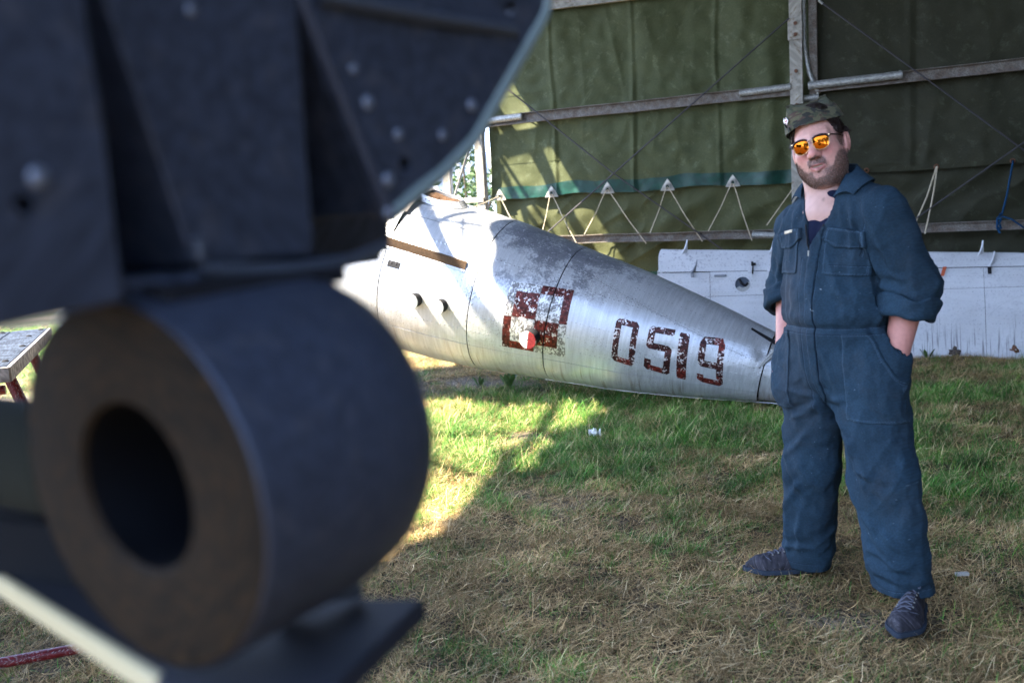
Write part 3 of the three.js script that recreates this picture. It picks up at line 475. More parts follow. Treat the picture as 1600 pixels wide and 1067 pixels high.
// ---------------------------------------------------------------- aircraft wing leaning on the wall
const wing = thing('aircraft_wing', 'pale grey riveted aircraft wing standing on its edge against the tarpaulin wall behind the man', 'aircraft wing', [3.527, 0, -8.70], R(-13.35));
wing.rotation.order = 'YXZ'; wing.rotation.x = R(-12);
const wt = (x) => 1.056 - 0.0524 * (x + 2.205), wg = (x) => 0.826 - 0.0205 * (x + 2.2);
const wingTex = canvasTex(2048, 1024, (c, w, h) => {
  const im = c.createImageData(w, h), d = im.data, X0 = -2.4, LX = 5.0, LY = 1.25;
  for (let j = 0, o = 0; j < h; j++) for (let i = 0; i < w; i++, o += 4) {
    const x = X0 + i / w * LX, y = (1 - j / h) * LY;
    let v = 0.81 + 0.045 * fbm(x * 2, y * 2.4, 3, 4) + 0.012 * n3(x * 50, y * 50, 2), r = v * 0.985, g = v * 0.99, b2 = v * 1.0;
    const drip = ss(0.18, 0.6, n3(x * 48, y * 2.2, 5) * 0.75 + n3(x * 130, y * 5, 6) * 0.45 + 0.25 * n3(x * 3, 0, 9)) * ss(0.34, 0.06, y + 0.10 * n3(x * 20, 1, 4)); r = mix(r, 0.36, drip * 0.6); g = mix(g, 0.36, drip * 0.6); b2 = mix(b2, 0.37, drip * 0.6);
    const dirt = ss(0.30, 0.62, n3(x * 26, y * 30, 15) * 0.55 + n3(x * 80, y * 90, 16) * 0.4 + 0.45 * fbm(x * 1.6, y * 3, 19, 2)) * (0.35 + 0.65 * ss(0.78, 0.95, y) * ss(0.4, -0.6, x)); r = mix(r, 0.55, dirt * 0.6); g = mix(g, 0.55, dirt * 0.6); b2 = mix(b2, 0.57, dirt * 0.55);
    d[o] = 255 * cl(r); d[o + 1] = 255 * cl(g); d[o + 2] = 255 * cl(b2); d[o + 3] = 255;
  }
  c.putImageData(im, 0, 0);
  const q = mulberry(44), px = (x) => (x - X0) / LX * w, py = (y) => (1 - y / LY) * h;
  const row = (x0, y0, x1, y1, st = 0.03) => { const L = Math.hypot(x1 - x0, y1 - y0), n = Math.floor(L / st); for (let i = 0; i <= n; i++) { if (q() < 0.2) continue; c.fillStyle = `rgba(46,46,54,${0.28 + 0.55 * q() * q()})`; c.beginPath(); c.arc(px(mix(x0, x1, i / n)), py(mix(y0, y1, i / n)), 1.6, 0, 7); c.fill(); } };
  for (const y of [0.60, 0.56, 0.70, 0.28]) row(-2.2, y + 0.03, 2.4, y - 0.03); row(-2.2, 0.865, -1.2, 0.86); row(-2.2, 0.885, 2.3, 0.80);
  for (const x of [-2.0, -1.72, -1.3, -0.9, -0.25, 0.1, 0.58, 0.62, 1.2, 1.8]) row(x, 0.76, x - 0.1, 0.02, 0.04);
  for (let i = 0; i < 16; i++) { const t = i / 16 * 6.283; c.fillStyle = 'rgba(50,50,58,.6)'; c.beginPath(); c.arc(px(-1.442 + 0.086 * Math.cos(t)), py(0.689 + 0.086 * Math.sin(t)), 1.4, 0, 7); c.fill(); }
  c.strokeStyle = 'rgba(90,92,100,.35)'; c.lineWidth = 1; c.beginPath(); c.moveTo(px(0.62), py(0.33)); c.quadraticCurveTo(px(0.75), py(0.5), px(1.0), py(0.52)); c.stroke();
});
M.wing = std({ map: wingTex, bumpMap: tex(512, 256, (u, v) => 0.5 + 0.5 * tfbm(u, v, 9, 77, 3), { srgb: false }), bumpScale: 0.012, roughness: 0.5, metalness: 0.12 });
const wuv = (x, y) => [(x + 2.4) / 5, y / 1.25];
const WP = [-2.215, -1.735, -0.93, -0.22, 0.60, 1.5, 2.4];
const wz = (y) => 0.075 + 0.02 * Math.sin(cl(y / 0.85) * Math.PI);
for (let i = 0; i < 6; i++) for (const [y0, y1] of [[-0.12, 0.585], [0.588, null]]) {
  const x0 = WP[i] + 0.002, x1 = WP[i + 1] - 0.002, top = (x) => y1 ?? wg(x) - 0.003;
  if (i === 1 && !y1) { // the panel with the round hand hole
    const sh = new THREE.Shape(); sh.moveTo(x0, y0); sh.lineTo(x1, y0); sh.lineTo(x1, top(x1)); sh.lineTo(x0, top(x0)); sh.closePath();
    const ho = new THREE.Path(); ho.absarc(-1.442, 0.689, 0.068, 0, 6.2832, true); sh.holes.push(ho);
    const g = new THREE.ExtrudeGeometry(sh, { depth: 0.005, bevelEnabled: false, curveSegments: 32 }); g.translate(0, 0, 0.0905);
    const p = g.attributes.position, u = g.attributes.uv; for (let k = 0; k < p.count; k++) u.setXY(k, ...wuv(p.getX(k), p.getY(k)));
    mesh('skin_panel', g, M.wing, wing);
  } else mesh('skin_panel', solidGrid(24, 14, (u, v) => { const x = mix(x0, x1, u), y = mix(y0, top(x), v); return [x, y, wz(y) + 0.003 * n3(x * 3, y * 3, i), ...wuv(x, y)]; }, 0.005), M.wing, wing);
}
// flap along the top with a rolled leading edge
for (const [x0, x1] of [[-2.205, -0.05], [-0.045, 2.4]]) mesh('flap', solidGrid(60, 20, (u, v) => { let x = mix(x0, x1, u); const t = v * 3.6, r = 0.042, yt = wt(x), yb = wg(x); let y, z; if (v < 0.6) { const k = v / 0.6; y = mix(yb + 0.002, yt - r, k); z = mix(0.098, 0.062, k * k); } else { const a = (v - 0.6) / 0.4 * Math.PI; y = yt - r + r * Math.sin(a); z = 0.02 + r * Math.cos(a); } if (u < 0.06 && x0 < -2) x += 0.05 * Math.pow(ss(0.3, 1, v), 2) * (1 - u / 0.06); return [x, y, z, ...wuv(x, y)]; }, 0.005), M.wing, wing);
mesh('core', [box(4.55, 0.94, 0.08, 0.1, 0.37, 0.015), box(4.55, 0.10, 0.04, 0.1, 0.84, 0.02)].map((g) => g), M.dark, wing);
mesh('rear_skin', box(4.6, 0.98, 0.01, 0.1, 0.37, -0.045), M.wing, wing);
mesh('end_rib', box(0.006, 0.85, 0.13, -2.213, 0.42, 0.02), M.wing, wing);
M.steelgrey = std({ color: rgb(0.25, 0.26, 0.28), roughness: 0.5, metalness: 0.4 });
const fin = (x, y, hgt, m = M.wing) => { const sh = new THREE.Shape(); sh.moveTo(-0.055, -0.03); sh.lineTo(0.01, 0); sh.lineTo(0.012, hgt); sh.quadraticCurveTo(0.0, hgt * 0.35, -0.055, -0.03); const g = new THREE.ExtrudeGeometry(sh, { depth: 0.012, bevelEnabled: true, bevelSize: 0.002, bevelThickness: 0.002, bevelSegments: 1 }); g.rotateY(R(35)); g.translate(x, y, 0.085); const p = g.attributes.position, u = g.attributes.uv; for (let k = 0; k < p.count; k++) u.setXY(k, ...wuv(p.getX(k), 0.5)); return mesh('hinge_fin', g, m, wing); };
fin(-1.95, wt(-1.95) - 0.03, 0.11); fin(-1.175, wt(-1.175) - 0.03, 0.1); fin(-1.865, 0.835, 0.10, M.steelgrey); fin(0.59, wt(0.59) - 0.02, 0.11); fin(0.68, 0.80, 0.1);
mesh('hinge_plate', box(0.03, 0.06, 0.012, -1.893, 0.80, 0.104), M.steelgrey, wing);
mesh('slot_plate', [box(0.03, 0.062, 0.008, 0.645, 0.735, 0.101)], M.dark, wing);
mesh('hatch_back', (() => { const g = new THREE.CircleGeometry(0.075, 32); g.translate(-1.442, 0.689, 0.0815); return g; })(), std({ color: rgb(0.09, 0.11, 0.14), roughness: 0.6 }), wing);
mesh('hatch_hook', tube([[-1.47, 0.735, 0.094], [-1.455, 0.70, 0.1], [-1.42, 0.675, 0.098], [-1.395, 0.70, 0.094]], 0.011, 8, 20), M.dark, wing);
mesh('hatch_flap', solidGrid(10, 4, (u, v) => { const a = mix(R(-150), R(20), u), r = mix(0.03, 0.068, v); return [-1.442 + r * Math.cos(a), 0.689 + r * Math.sin(a), 0.084 + 0.004 * v]; }, 0.002), M.pipe, wing);
mesh('latch', [rod([-1.352, 0.78, 0.1], [-1.345, 0.87, 0.115], 0.006, 6), box(0.035, 0.022, 0.02, -1.338, 0.868, 0.115), box(0.02, 0.04, 0.02, -1.352, 0.872, 0.11)], M.dark, wing);
mesh('latch_plate', box(0.035, 0.09, 0.006, -1.375, 0.80, 0.104), M.wing, wing);
mesh('hinge_block', box(0.055, 0.05, 0.05, -1.19, 0.81, 0.115, 0.008), M.wing, wing);
mesh('cover_plate', box(0.11, 0.02, 0.012, -1.64, 0.775, 0.1), M.steelgrey, wing);
mesh('red_stripe', (() => { const sh = new THREE.Shape(); sh.moveTo(0.245, 0.70); sh.lineTo(0.275, 0.70); sh.lineTo(0.30, 0.782); sh.lineTo(0.27, 0.782); const g = new THREE.ExtrudeGeometry(sh, { depth: 0.002, bevelEnabled: false }); g.translate(0, 0, 0.1015); return g; })(), std({ color: rgb(0.5, 0.11, 0.05), roughness: 0.6 }), wing);

// ---------------------------------------------------------------- bench with a red tubular stand, red pole, stones, scraps
M.red = std({ map: tex(256, 256, (u, v) => { const a = 0.9 + 0.3 * tfbm(u, v, 12, 15, 4), w = ss(0.22, 0.34, tfbm(u, v, 26, 19, 4)); return [mix(0.42 * a, 0.55, w), mix(0.06 * a, 0.52, w), mix(0.075 * a, 0.5, w)]; }), roughness: 0.45 });
const woodTop = std({ map: tex(512, 512, (u, v) => { const a = 0.22 + 0.12 * tfbm(u * 1, v * 1, 8, 25, 3) + 0.08 * tn(u, v * 0.1, 90, 4); return [a * 0.86, a * 0.95, a * 1.08]; }), roughness: 0.85 });
const edgeM = std({ map: tex(256, 256, (u, v) => { const a = 0.52 + 0.3 * tfbm(u, v, 24, 27, 4); return [a, a * 0.94, a * 0.9]; }), roughness: 0.8 });
{
  const t = thing('bench', 'dark plank bench with a pale worn edge on red tubular legs, at far left', 'bench', [-2.646, 0, -5.435], R(19.1));
  for (let k = 0; k < 4; k++) mesh('plank', (() => { const g = box(0.205, 0.05, 1.86, -0.105 - k * 0.211, 0.872, -0.02, 0.006); return g; })(), woodTop, t);
  mesh('edge_strip', box(0.02, 0.07, 1.9, 0.011, 0.862, -0.02, 0.004), edgeM, t); mesh('edge_strip', box(0.87, 0.07, 0.02, -0.42, 0.862, 0.93, 0.004), edgeM, t);
  for (const [x, z] of [[-0.03, -0.86], [-0.06, -0.5], [-0.03, 0.05], [-0.03, 0.7], [-0.25, -0.87]]) mesh('bolt', (() => { const g = new THREE.SphereGeometry(0.018, 10, 6, 0, 6.3, 0, 1.57); g.scale(1, 0.6, 1); g.translate(x, 0.896, z); return g; })(), M.dark, t);
  for (const [x0, z0, x1, z1] of [[-0.107, 0.265, 0.19, 0.474], [-0.75, 0.265, -0.95, 0.474], [-0.107, -0.75, 0.15, -0.85], [-0.75, -0.75, -0.95, -0.85]]) mesh('leg', rod([x0, 0.845, z0], [x1, 0.0, z1], 0.03, 12), M.red, t);
  mesh('crossbar', rod([-0.107, 0.70, 0.265], [-0.75, 0.70, 0.265], 0.025, 10), M.red, t);
}
tag(mesh('pole', (() => { const g = rod([-3.4, 0.055, -2.66], [-1.15, 0.05, -3.49], 0.019, 14); boxUVlen(g); return g; })(), M.red), 'thin dark red steel pole lying on the grass at the bottom left', 'pole');
function boxUVlen(g) { const u = g.attributes.uv; for (let i = 0; i < u.count; i++) u.setXY(i, u.getX(i) * 0.6, u.getY(i) * 8); }
function stone(name, label, x, z, sx, sy, sz, m, seed) {
  const g = new THREE.IcosahedronGeometry(1, 4), p = g.attributes.position;
  for (let i = 0; i < p.count; i++) { const a = p.getX(i), b2 = p.getY(i), c = p.getZ(i), k = 1 + 0.35 * fbm(a * 1.2 + seed, b2 * 1.2, c * 1.2, 4); p.setXYZ(i, a * k * sx, b2 * k * sy, c * k * sz); }
  const o = mesh(name, toCreasedNormals(g, R(30)), m); o.position.set(x, groundY(x, z) + sy * 0.5, z); return tag(o, label, 'stone');
}
const stoneM = std({ map: tex(256, 256, (u, v) => { const a = 0.32 + 0.2 * tfbm(u, v, 14, 33, 4); return [a, a * 0.9, a * 0.82]; }), roughness: 0.95 });
stone('stone', 'rough brown stone at the foot of the wing just right of the man arm', 3.86, -8.60, 0.075, 0.065, 0.06, stoneM, 1);
stone('stone', 'flat dark stone lying between the brown stone and the bent scrap', 4.05, -8.56, 0.07, 0.025, 0.05, stoneM, 5);
tag(mesh('metal_scrap', [tube([[4.27, 0.02, -8.5], [4.265, 0.12, -8.5], [4.29, 0.19, -8.5], [4.325, 0.215, -8.5]], 0.012, 8, 20), (() => { const g = new THREE.SphereGeometry(0.05, 14, 10); const p = g.attributes.position; for (let i = 0; i < p.count; i++) { const k = 1 + 0.4 * n3(p.getX(i) * 20, p.getY(i) * 20, p.getZ(i) * 20); p.setXYZ(i, p.getX(i) * k, p.getY(i) * k * 1.1, p.getZ(i) * k); } g.translate(4.33, 0.06, -8.48); return g; })()], M.bolt), 'dark bent metal scrap standing in the grass by the wing at the right edge', 'scrap');
tag(mesh('paper_scrap', solidGrid(12, 8, (u, v) => { const x = 0.465 + u * 0.075, z = -6.33 + v * 0.05; return [x, groundY(x, z) + 0.055 + 0.03 * n3(u * 2, v * 2, 4) + 0.012 * v, z]; }, 0.002), M.white), 'small crumpled white scrap lying in the green grass below the fuselage', 'litter');
tag(mesh('wood_chip', box(0.05, 0.012, 0.02, 1.66, groundY(1.66, -3.62) + 0.03, -3.62, 0.003), M.patch), 'small pale chip on the ground right of the man front shoe', 'litter');
// broad leaved weeds
const weed = (x, z, n, h, label) => {
  const o = thing('weed', label, 'weed', [x, groundY(x, z), z]);
  for (let i = 0; i < n; i++) {
    const a = i * 2.4, L = h * rr(0.7, 1.1), w = L * 0.16;
    const g = grid(3, 6, (u, v) => { const r = 0.02 + v * L * 0.45, y = L * (v - 0.25 * v * v), ww = w * Math.sin(Math.PI * Math.min(1, 0.12 + v * 0.88)) * (u - 0.5) * 2; return [Math.cos(a) * r - Math.sin(a) * ww, y + 0.02 * Math.abs(u - 0.5), Math.sin(a) * r + Math.cos(a) * ww, u, v]; });
    mesh('leaf', g, M.weed, o);
  }
};
M.weed = new THREE.MeshPhysicalMaterial({ color: rgb(0.06, 0.12, 0.025), roughness: 0.7, side: THREE.DoubleSide, transmission: 0.35, thickness: 0 });
weed(-0.05, -8.35, 7, 0.17, 'tall broad leaved weed under the fuselage belly'); weed(-0.3, -8.5, 5, 0.11, 'smaller broad leaved weed left of the tall one under the fuselage'); weed(3.62, -8.58, 5, 0.10, 'small leafy weed at the foot of the wing beside the man hand');
// ---------------------------------------------------------------- steel housing with a thick hollow cylinder, close to the camera
{
  const px = -0.2826, pz = -0.5682, T = R(54.72);
  const o = thing('gun_housing', 'blurred dark steel housing with gusset plates above a thick hollow cylinder, closest to the camera', 'machinery', [px, 0, pz], T);
  const paintT = tex(1024, 1024, (u, v) => { const a = tfbm(u, v, 30, 5, 4), w = 0.55 * ss(0.30, 0.34, tfbm(u, v, 12, 8, 5) + 0.1 * a), k = 1 + 0.28 * a; return [mix(0.235 * k, 0.36, w * 0.6), mix(0.255 * k, 0.355, w * 0.6), mix(0.30 * k, 0.37, w * 0.6)]; });
  paintT.repeat.set(2.2, 2.2);
  const paint = std({ map: paintT, roughness: 0.36, metalness: 0.25 });
  const darkPaint = std({ color: rgb(0.022, 0.025, 0.033), roughness: 0.7 });
  const bronzeT = tex(512, 512, (u, v) => { const a = tfbm(u, v, 7, 15, 4), w = ss(0.1, 0.4, tfbm(u, v, 14, 18, 4)), k = 1 + 0.9 * a; return [mix(0.105 * k, 0.205, w), mix(0.08 * k, 0.145, w), mix(0.052 * k, 0.075, w)]; }); bronzeT.repeat.set(3, 3);
  const bronze = std({ map: bronzeT, roughness: 0.65, metalness: 0.1 });
  const black = std({ color: rgb(0.012, 0.012, 0.014), roughness: 0.9 }), boltM = std({ color: rgb(0.20, 0.22, 0.26), roughness: 0.45, metalness: 0.5 }), cream = std({ color: rgb(0.55, 0.47, 0.28), roughness: 0.7 }), bright = std({ color: rgb(0.085, 0.095, 0.115), roughness: 0.3, metalness: 0.4 }), rim = std({ color: rgb(0.17, 0.21, 0.19), roughness: 0.5 });
  const plate = (name, pts, d, z, m, holes = []) => {
    const sh = new THREE.Shape(); pts.forEach((p, i) => i ? sh.lineTo(...p) : sh.moveTo(...p)); sh.closePath();
    for (const [x, y, r] of holes) { const h = new THREE.Path(); h.absarc(x, y, r, 0, 6.2832, true); sh.holes.push(h); }
    const g = new THREE.ExtrudeGeometry(sh, { depth: d, bevelEnabled: true, bevelSize: 0.002, bevelThickness: 0.002, bevelSegments: 2 }); g.translate(0, 0, z - d); return mesh(name, g, m, o);
  };
  plate('side_plate', [[-0.28, 1.70], [0.034, 1.72], [0.038, 1.641], [0.043, 1.557], [0.044, 1.460], [-0.05, 1.451], [-0.28, 1.449]], 0.22, 0.035, paint, [[-0.008, 1.516, 0.006]]);
  plate('side_plate', [[0.072, 1.72], [0.236, 1.72], [0.233, 1.567], [0.232, 1.476], [0.125, 1.476], [0.073, 1.66]], 0.19, 0, paint);
  plate('gusset_plate', [[0.24, 1.72], [0.585, 1.75], [0.591, 1.732], [0.576, 1.692], [0.514, 1.631], [0.446, 1.565], [0.396, 1.534], [0.359, 1.517], [0.323, 1.498], [0.243, 1.66]], 0.012, 0, paint, [[0.345, 1.54, 0.0075], [0.514, 1.688, 0.0085]]);
  plate('back_plate', [[-0.28, 1.46], [0.528, 1.462], [0.532, 1.50], [0.585, 1.56], [0.585, 1.70], [-0.28, 1.70]], 0.01, -0.19, paint);
  mesh('recess_wall', beam([0.330, 1.500, -0.104], [0.250, 1.664, -0.104], 0.004, 0.18, V(0, 0, 1)), paint, o);
  plate('hole_backing', [[0.33, 1.525], [0.36, 1.525], [0.36, 1.555], [0.33, 1.555]], 0.004, -0.03, black); plate('hole_backing', [[0.50, 1.67], [0.53, 1.67], [0.53, 1.705], [0.50, 1.705]], 0.004, -0.03, black);
  // floor and bright lower lip
  const fl = new THREE.Shape(); [[-0.28, 0.0], [0.124, 0.003], [0.20, 0.012], [0.262, 0.008], [0.322, -0.01], [0.325, -0.20], [-0.28, -0.20]].forEach(([x, z], i) => i ? fl.lineTo(x, -z) : fl.moveTo(x, -z));
  const fg = new THREE.ExtrudeGeometry(fl, { depth: 0.008, bevelEnabled: false }); fg.rotateX(-Math.PI / 2); fg.translate(0, 1.4605, 0); mesh('floor_plate', fg, std({ map: paintT, roughness: 1, specularIntensity: 0.1 }), o);
  mesh('lip', tube([[0.124, 1.470, 0.006], [0.20, 1.464, 0.016], [0.262, 1.466, 0.012], [0.322, 1.474, -0.006]], 0.0055, 10, 30), bright, o);
  mesh('edge_trim', tube([[0.587, 1.738, 0.0], [0.576, 1.692, 0.0], [0.514, 1.631, 0.0], [0.446, 1.565, 0.0], [0.396, 1.534, 0], [0.359, 1.517, 0], [0.323, 1.498, 0]], 0.007, 10, 40), rim, o);
  mesh('edge_trim', tube([[0.243, 1.70, 0.001], [0.243, 1.66, 0.001], [0.323, 1.498, 0.001]], 0.005, 8, 30), paint, o);
  mesh('ridge', tube([[0.256, 1.664, 0.004], [0.334, 1.664, 0.006], [0.418, 1.665, 0.006], [0.517, 1.668, 0.003]], 0.006, 10, 30), bright, o);
  for (const [x, y, r, z = 0.003] of [[0.001, 1.530, 0.006, 0.038], [0.304, 1.589, 0.006], [0.322, 1.528, 0.0065], [0.29, 1.614, 0.004], [0.442, 1.594, 0.006], [0.397, 1.566, 0.005], [0.338, 1.565, 0.005], [0.321, 1.502, 0.007], [0.14, 1.64, 0.004]]) mesh('bolt', (() => { const g = new THREE.SphereGeometry(r, 14, 8); g.scale(1, 1, 0.5); g.translate(x, y, z); return g; })(), boltM, o);
  mesh('corner_block', box(0.008, 0.016, 0.012, 0.126, 1.483, 0.004, 0.003), bright, o);
  // the thick hollow cylinder
  const prof = (pts) => { const g = new THREE.LatheGeometry(pts.map((p) => new THREE.Vector2(...p)), 96); return g; };
  const R0 = 0.1265, r0 = 0.0565, L = 0.185;
  const ax = V(1, 0.062, 0.0).normalize(), q = new THREE.Quaternion().setFromUnitVectors(V(0, 1, 0), ax), ctr = V(0.0711, 1.3319, -0.0121);
  const put = (g) => { g.applyQuaternion(q); g.translate(ctr.x, ctr.y, ctr.z); return g; };
  const cy = mesh('cylinder', put(prof([[R0 - 0.003, 0.0005], [R0, 0.004], [R0, L * 0.55], [R0 - 0.0015, L * 0.72], [R0 - 0.006, L * 0.84], [R0 - 0.016, L * 0.94], [R0 - 0.032, L], [0.02, L]])), paint, o);
  mesh('face_ring', put(prof([[r0, 0.004], [r0 + 0.003, -0.0005], [R0 - 0.006, -0.0005], [R0 - 0.0035, 0.001]])), bronze, cy);
  mesh('bore', put(prof([[r0, 0.004], [r0 - 0.001, L * 0.8], [0.001, L * 0.82]])), std({ color: rgb(0.004, 0.0045, 0.006), roughness: 0.6 }), cy);
  mesh('saddle', box(0.16, 0.012, 0.12, 0.16, 1.4575, -0.03, 0.004), black, o);
  // lower plate under the cylinder
  const loc = (x, z) => [(x - px) * 0.5775 - (z - pz) * 0.8164, (x - px) * 0.8164 + (z - pz) * 0.5775];
  const lp = new THREE.Shape(); [[-0.60, -1.0], [-0.256, -0.655], [-0.19, -0.58], [-0.13, -0.635], [-0.084, -0.768], [-0.132, -0.775], [-0.30, -1.1]].forEach(([x, z], i) => { const [a, b2] = loc(x, z); i ? lp.lineTo(a, -b2) : lp.moveTo(a, -b2); });
  const lg = new THREE.ExtrudeGeometry(lp, { depth: 0.014, bevelEnabled: true, bevelSize: 0.002, bevelThickness: 0.002, bevelSegments: 2 }); lg.rotateX(-Math.PI / 2); lg.translate(0, 1.176, 0);
  const low = mesh('lower_plate', lg, darkPaint, o);
  { const a = loc(-0.60, -1.0), b2 = loc(-0.256, -0.655); mesh('painted_edge', beam([a[0], 1.183, a[1]], [b2[0], 1.183, b2[1]], 0.010, 0.019), cream, low); }
  { const a = loc(-0.19, -0.735), b2 = loc(-0.135, -0.775); mesh('clamp_bar', tube([[a[0], 1.199, a[1]], [(a[0] + b2[0]) / 2, 1.205, (a[1] + b2[1]) / 2], [b2[0], 1.200, b2[1]]], 0.007, 10, 20), bright, low); }
  // arm and backing behind the cylinder
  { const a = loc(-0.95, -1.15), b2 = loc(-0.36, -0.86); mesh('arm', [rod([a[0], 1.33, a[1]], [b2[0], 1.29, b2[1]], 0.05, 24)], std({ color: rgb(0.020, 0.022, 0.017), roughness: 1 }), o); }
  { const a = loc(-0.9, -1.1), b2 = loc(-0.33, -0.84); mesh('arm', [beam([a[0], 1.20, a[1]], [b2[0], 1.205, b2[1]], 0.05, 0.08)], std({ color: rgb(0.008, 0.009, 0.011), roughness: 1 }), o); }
  const hb = loc(-3.4, -2.5); mesh('hull', (() => { const g = box(2.6, 1.1, 2.3, hb[0], 2.0, hb[1], 0.4); g.translate(-hb[0], 0, -hb[1]); g.rotateY(-T); g.translate(hb[0], 0, hb[1]); return g; })(), paint, o);
  { const a = loc(-2.3, -2.0), b2 = loc(-0.55, -0.45); mesh('beam', beam([a[0], 1.75, a[1]], [b2[0], 1.62, b2[1]], 0.12, 0.14), paint, o); }
}
// ---------------------------------------------------------------- signed distance modelling: a narrow band of cells meshed by surface nets
function netMesh(sdf, lo, hi, h, B = 4) {
  const n = [0, 1, 2].map((k) => Math.ceil((hi[k] - lo[k]) / h / B) * B + 1), [nx, ny, nz] = n, F = new Float32Array(nx * ny * nz).fill(1), at = (i, j, k) => (k * ny + j) * nx + i;
  const bx = (nx - 1) / B, by = (ny - 1) / B, bz = (nz - 1) / B, live = [], reach = h * B * 1.5;
  for (let k = 0; k < bz; k++) for (let j = 0; j < by; j++) for (let i = 0; i < bx; i++) {
    const c = sdf(lo[0] + (i + 0.5) * B * h, lo[1] + (j + 0.5) * B * h, lo[2] + (k + 0.5) * B * h), near = Math.abs(c) < reach; if (near) live.push([i, j, k]);
    for (let c2 = 0; c2 <= B; c2++) for (let b2 = 0; b2 <= B; b2++) for (let a = 0; a <= B; a++) { const q = at(i * B + a, j * B + b2, k * B + c2); if (!near && F[q] === 1) F[q] = c < 0 ? -0.5 : 0.5; }
  }
  const done = new Uint8Array(F.length);
  for (const [i, j, k] of live) for (let c2 = 0; c2 <= B; c2++) for (let b2 = 0; b2 <= B; b2++) for (let a = 0; a <= B; a++) { const x = i * B + a, y = j * B + b2, z = k * B + c2, q = at(x, y, z); if (!done[q]) { done[q] = 1; F[q] = sdf(lo[0] + x * h, lo[1] + y * h, lo[2] + z * h); } }
  const id = new Int32Array(F.length).fill(-1), pos = [], ix = [];
  const E = [[0, 1], [0, 2], [0, 4], [1, 3], [1, 5], [2, 3], [2, 6], [3, 7], [4, 5], [4, 6], [5, 7], [6, 7]];
  const cell = [];
  for (const [bi, bj, bk] of live) for (let c2 = 0; c2 < B; c2++) for (let b2 = 0; b2 < B; b2++) for (let a = 0; a < B; a++) {
    const i = bi * B + a, j = bj * B + b2, k = bk * B + c2; if (i >= nx - 1 || j >= ny - 1 || k >= nz - 1) continue;
    const v = []; let m = 0; for (let q = 0; q < 8; q++) { v[q] = F[at(i + (q & 1), j + ((q >> 1) & 1), k + (q >> 2))]; if (v[q] < 0) m |= 1 << q; }
    if (m === 0 || m === 255) continue;
    let sx = 0, sy = 0, sz = 0, cnt = 0;
    for (const [p, q] of E) if ((v[p] < 0) !== (v[q] < 0)) { const t = v[p] / (v[p] - v[q]); sx += mix(p & 1, q & 1, t); sy += mix((p >> 1) & 1, (q >> 1) & 1, t); sz += mix(p >> 2, q >> 2, t); cnt++; }
    id[at(i, j, k)] = pos.length / 3; pos.push(lo[0] + (i + sx / cnt) * h, lo[1] + (j + sy / cnt) * h, lo[2] + (k + sz / cnt) * h); cell.push([i, j, k, v[0] < 0]);
  }
  const quad = (a, b2, c, d, flip) => { if (a < 0 || b2 < 0 || c < 0 || d < 0) return; flip ? ix.push(a, c, b2, a, d, c) : ix.push(a, b2, c, a, c, d); };
  for (const [i, j, k, s] of cell) {
    const q0 = id[at(i, j, k)];
    if (j > 0 && k > 0 && s !== (F[at(i + 1, j, k)] < 0)) quad(q0, id[at(i, j - 1, k)], id[at(i, j - 1, k - 1)], id[at(i, j, k - 1)], s);
    if (i > 0 && k > 0 && s !== (F[at(i, j + 1, k)] < 0)) quad(q0, id[at(i, j, k - 1)], id[at(i - 1, j, k - 1)], id[at(i - 1, j, k)], s);
    if (i > 0 && j > 0 && s !== (F[at(i, j, k + 1)] < 0)) quad(q0, id[at(i - 1, j, k)], id[at(i - 1, j - 1, k)], id[at(i, j - 1, k)], s);
  }
  const g = new THREE.BufferGeometry(); g.setAttribute('position', new THREE.Float32BufferAttribute(pos, 3)); g.setIndex(ix); g.computeVertexNormals();
  const nn = g.attributes.normal, p = g.attributes.position; let c = 0; // outward check
  for (let i = 0; i < Math.min(200, p.count); i++) { const e = h * 0.5, x = p.getX(i), y = p.getY(i), z = p.getZ(i); if (sdf(x + nn.getX(i) * e, y + nn.getY(i) * e, z + nn.getZ(i) * e) < sdf(x - nn.getX(i) * e, y - nn.getY(i) * e, z - nn.getZ(i) * e)) c++; }
  if (c > 100) { const a = g.index.array; for (let i = 0; i < a.length; i += 3) { const t = a[i + 1]; a[i + 1] = a[i + 2]; a[i + 2] = t; } g.computeVertexNormals(); }
  return g;
}
const smin = (a, b2, k) => { const t = cl(0.5 + 0.5 * (b2 - a) / k); return mix(b2, a, t) - k * t * (1 - t); };
const ell = (x, y, z, cx, cy, cz, rx, ry2, rz) => { const a = (x - cx) / rx, b2 = (y - cy) / ry2, c = (z - cz) / rz, k0 = Math.hypot(a, b2, c), k1 = Math.hypot(a / rx, b2 / ry2, c / rz); return k1 < 1e-6 ? -Math.min(rx, ry2, rz) : k0 * (k0 - 1) / k1; };
function cap(x, y, z, a, b2, ra, rb) { const ux = b2[0] - a[0], uy = b2[1] - a[1], uz = b2[2] - a[2], px = x - a[0], py = y - a[1], pz = z - a[2], t = cl((px * ux + py * uy + pz * uz) / (ux * ux + uy * uy + uz * uz)); return Math.hypot(px - ux * t, py - uy * t, pz - uz * t) - mix(ra, rb, t); }
const ball = (x, y, z, c, r) => Math.hypot(x - c[0], y - c[1], z - c[2]) - r;

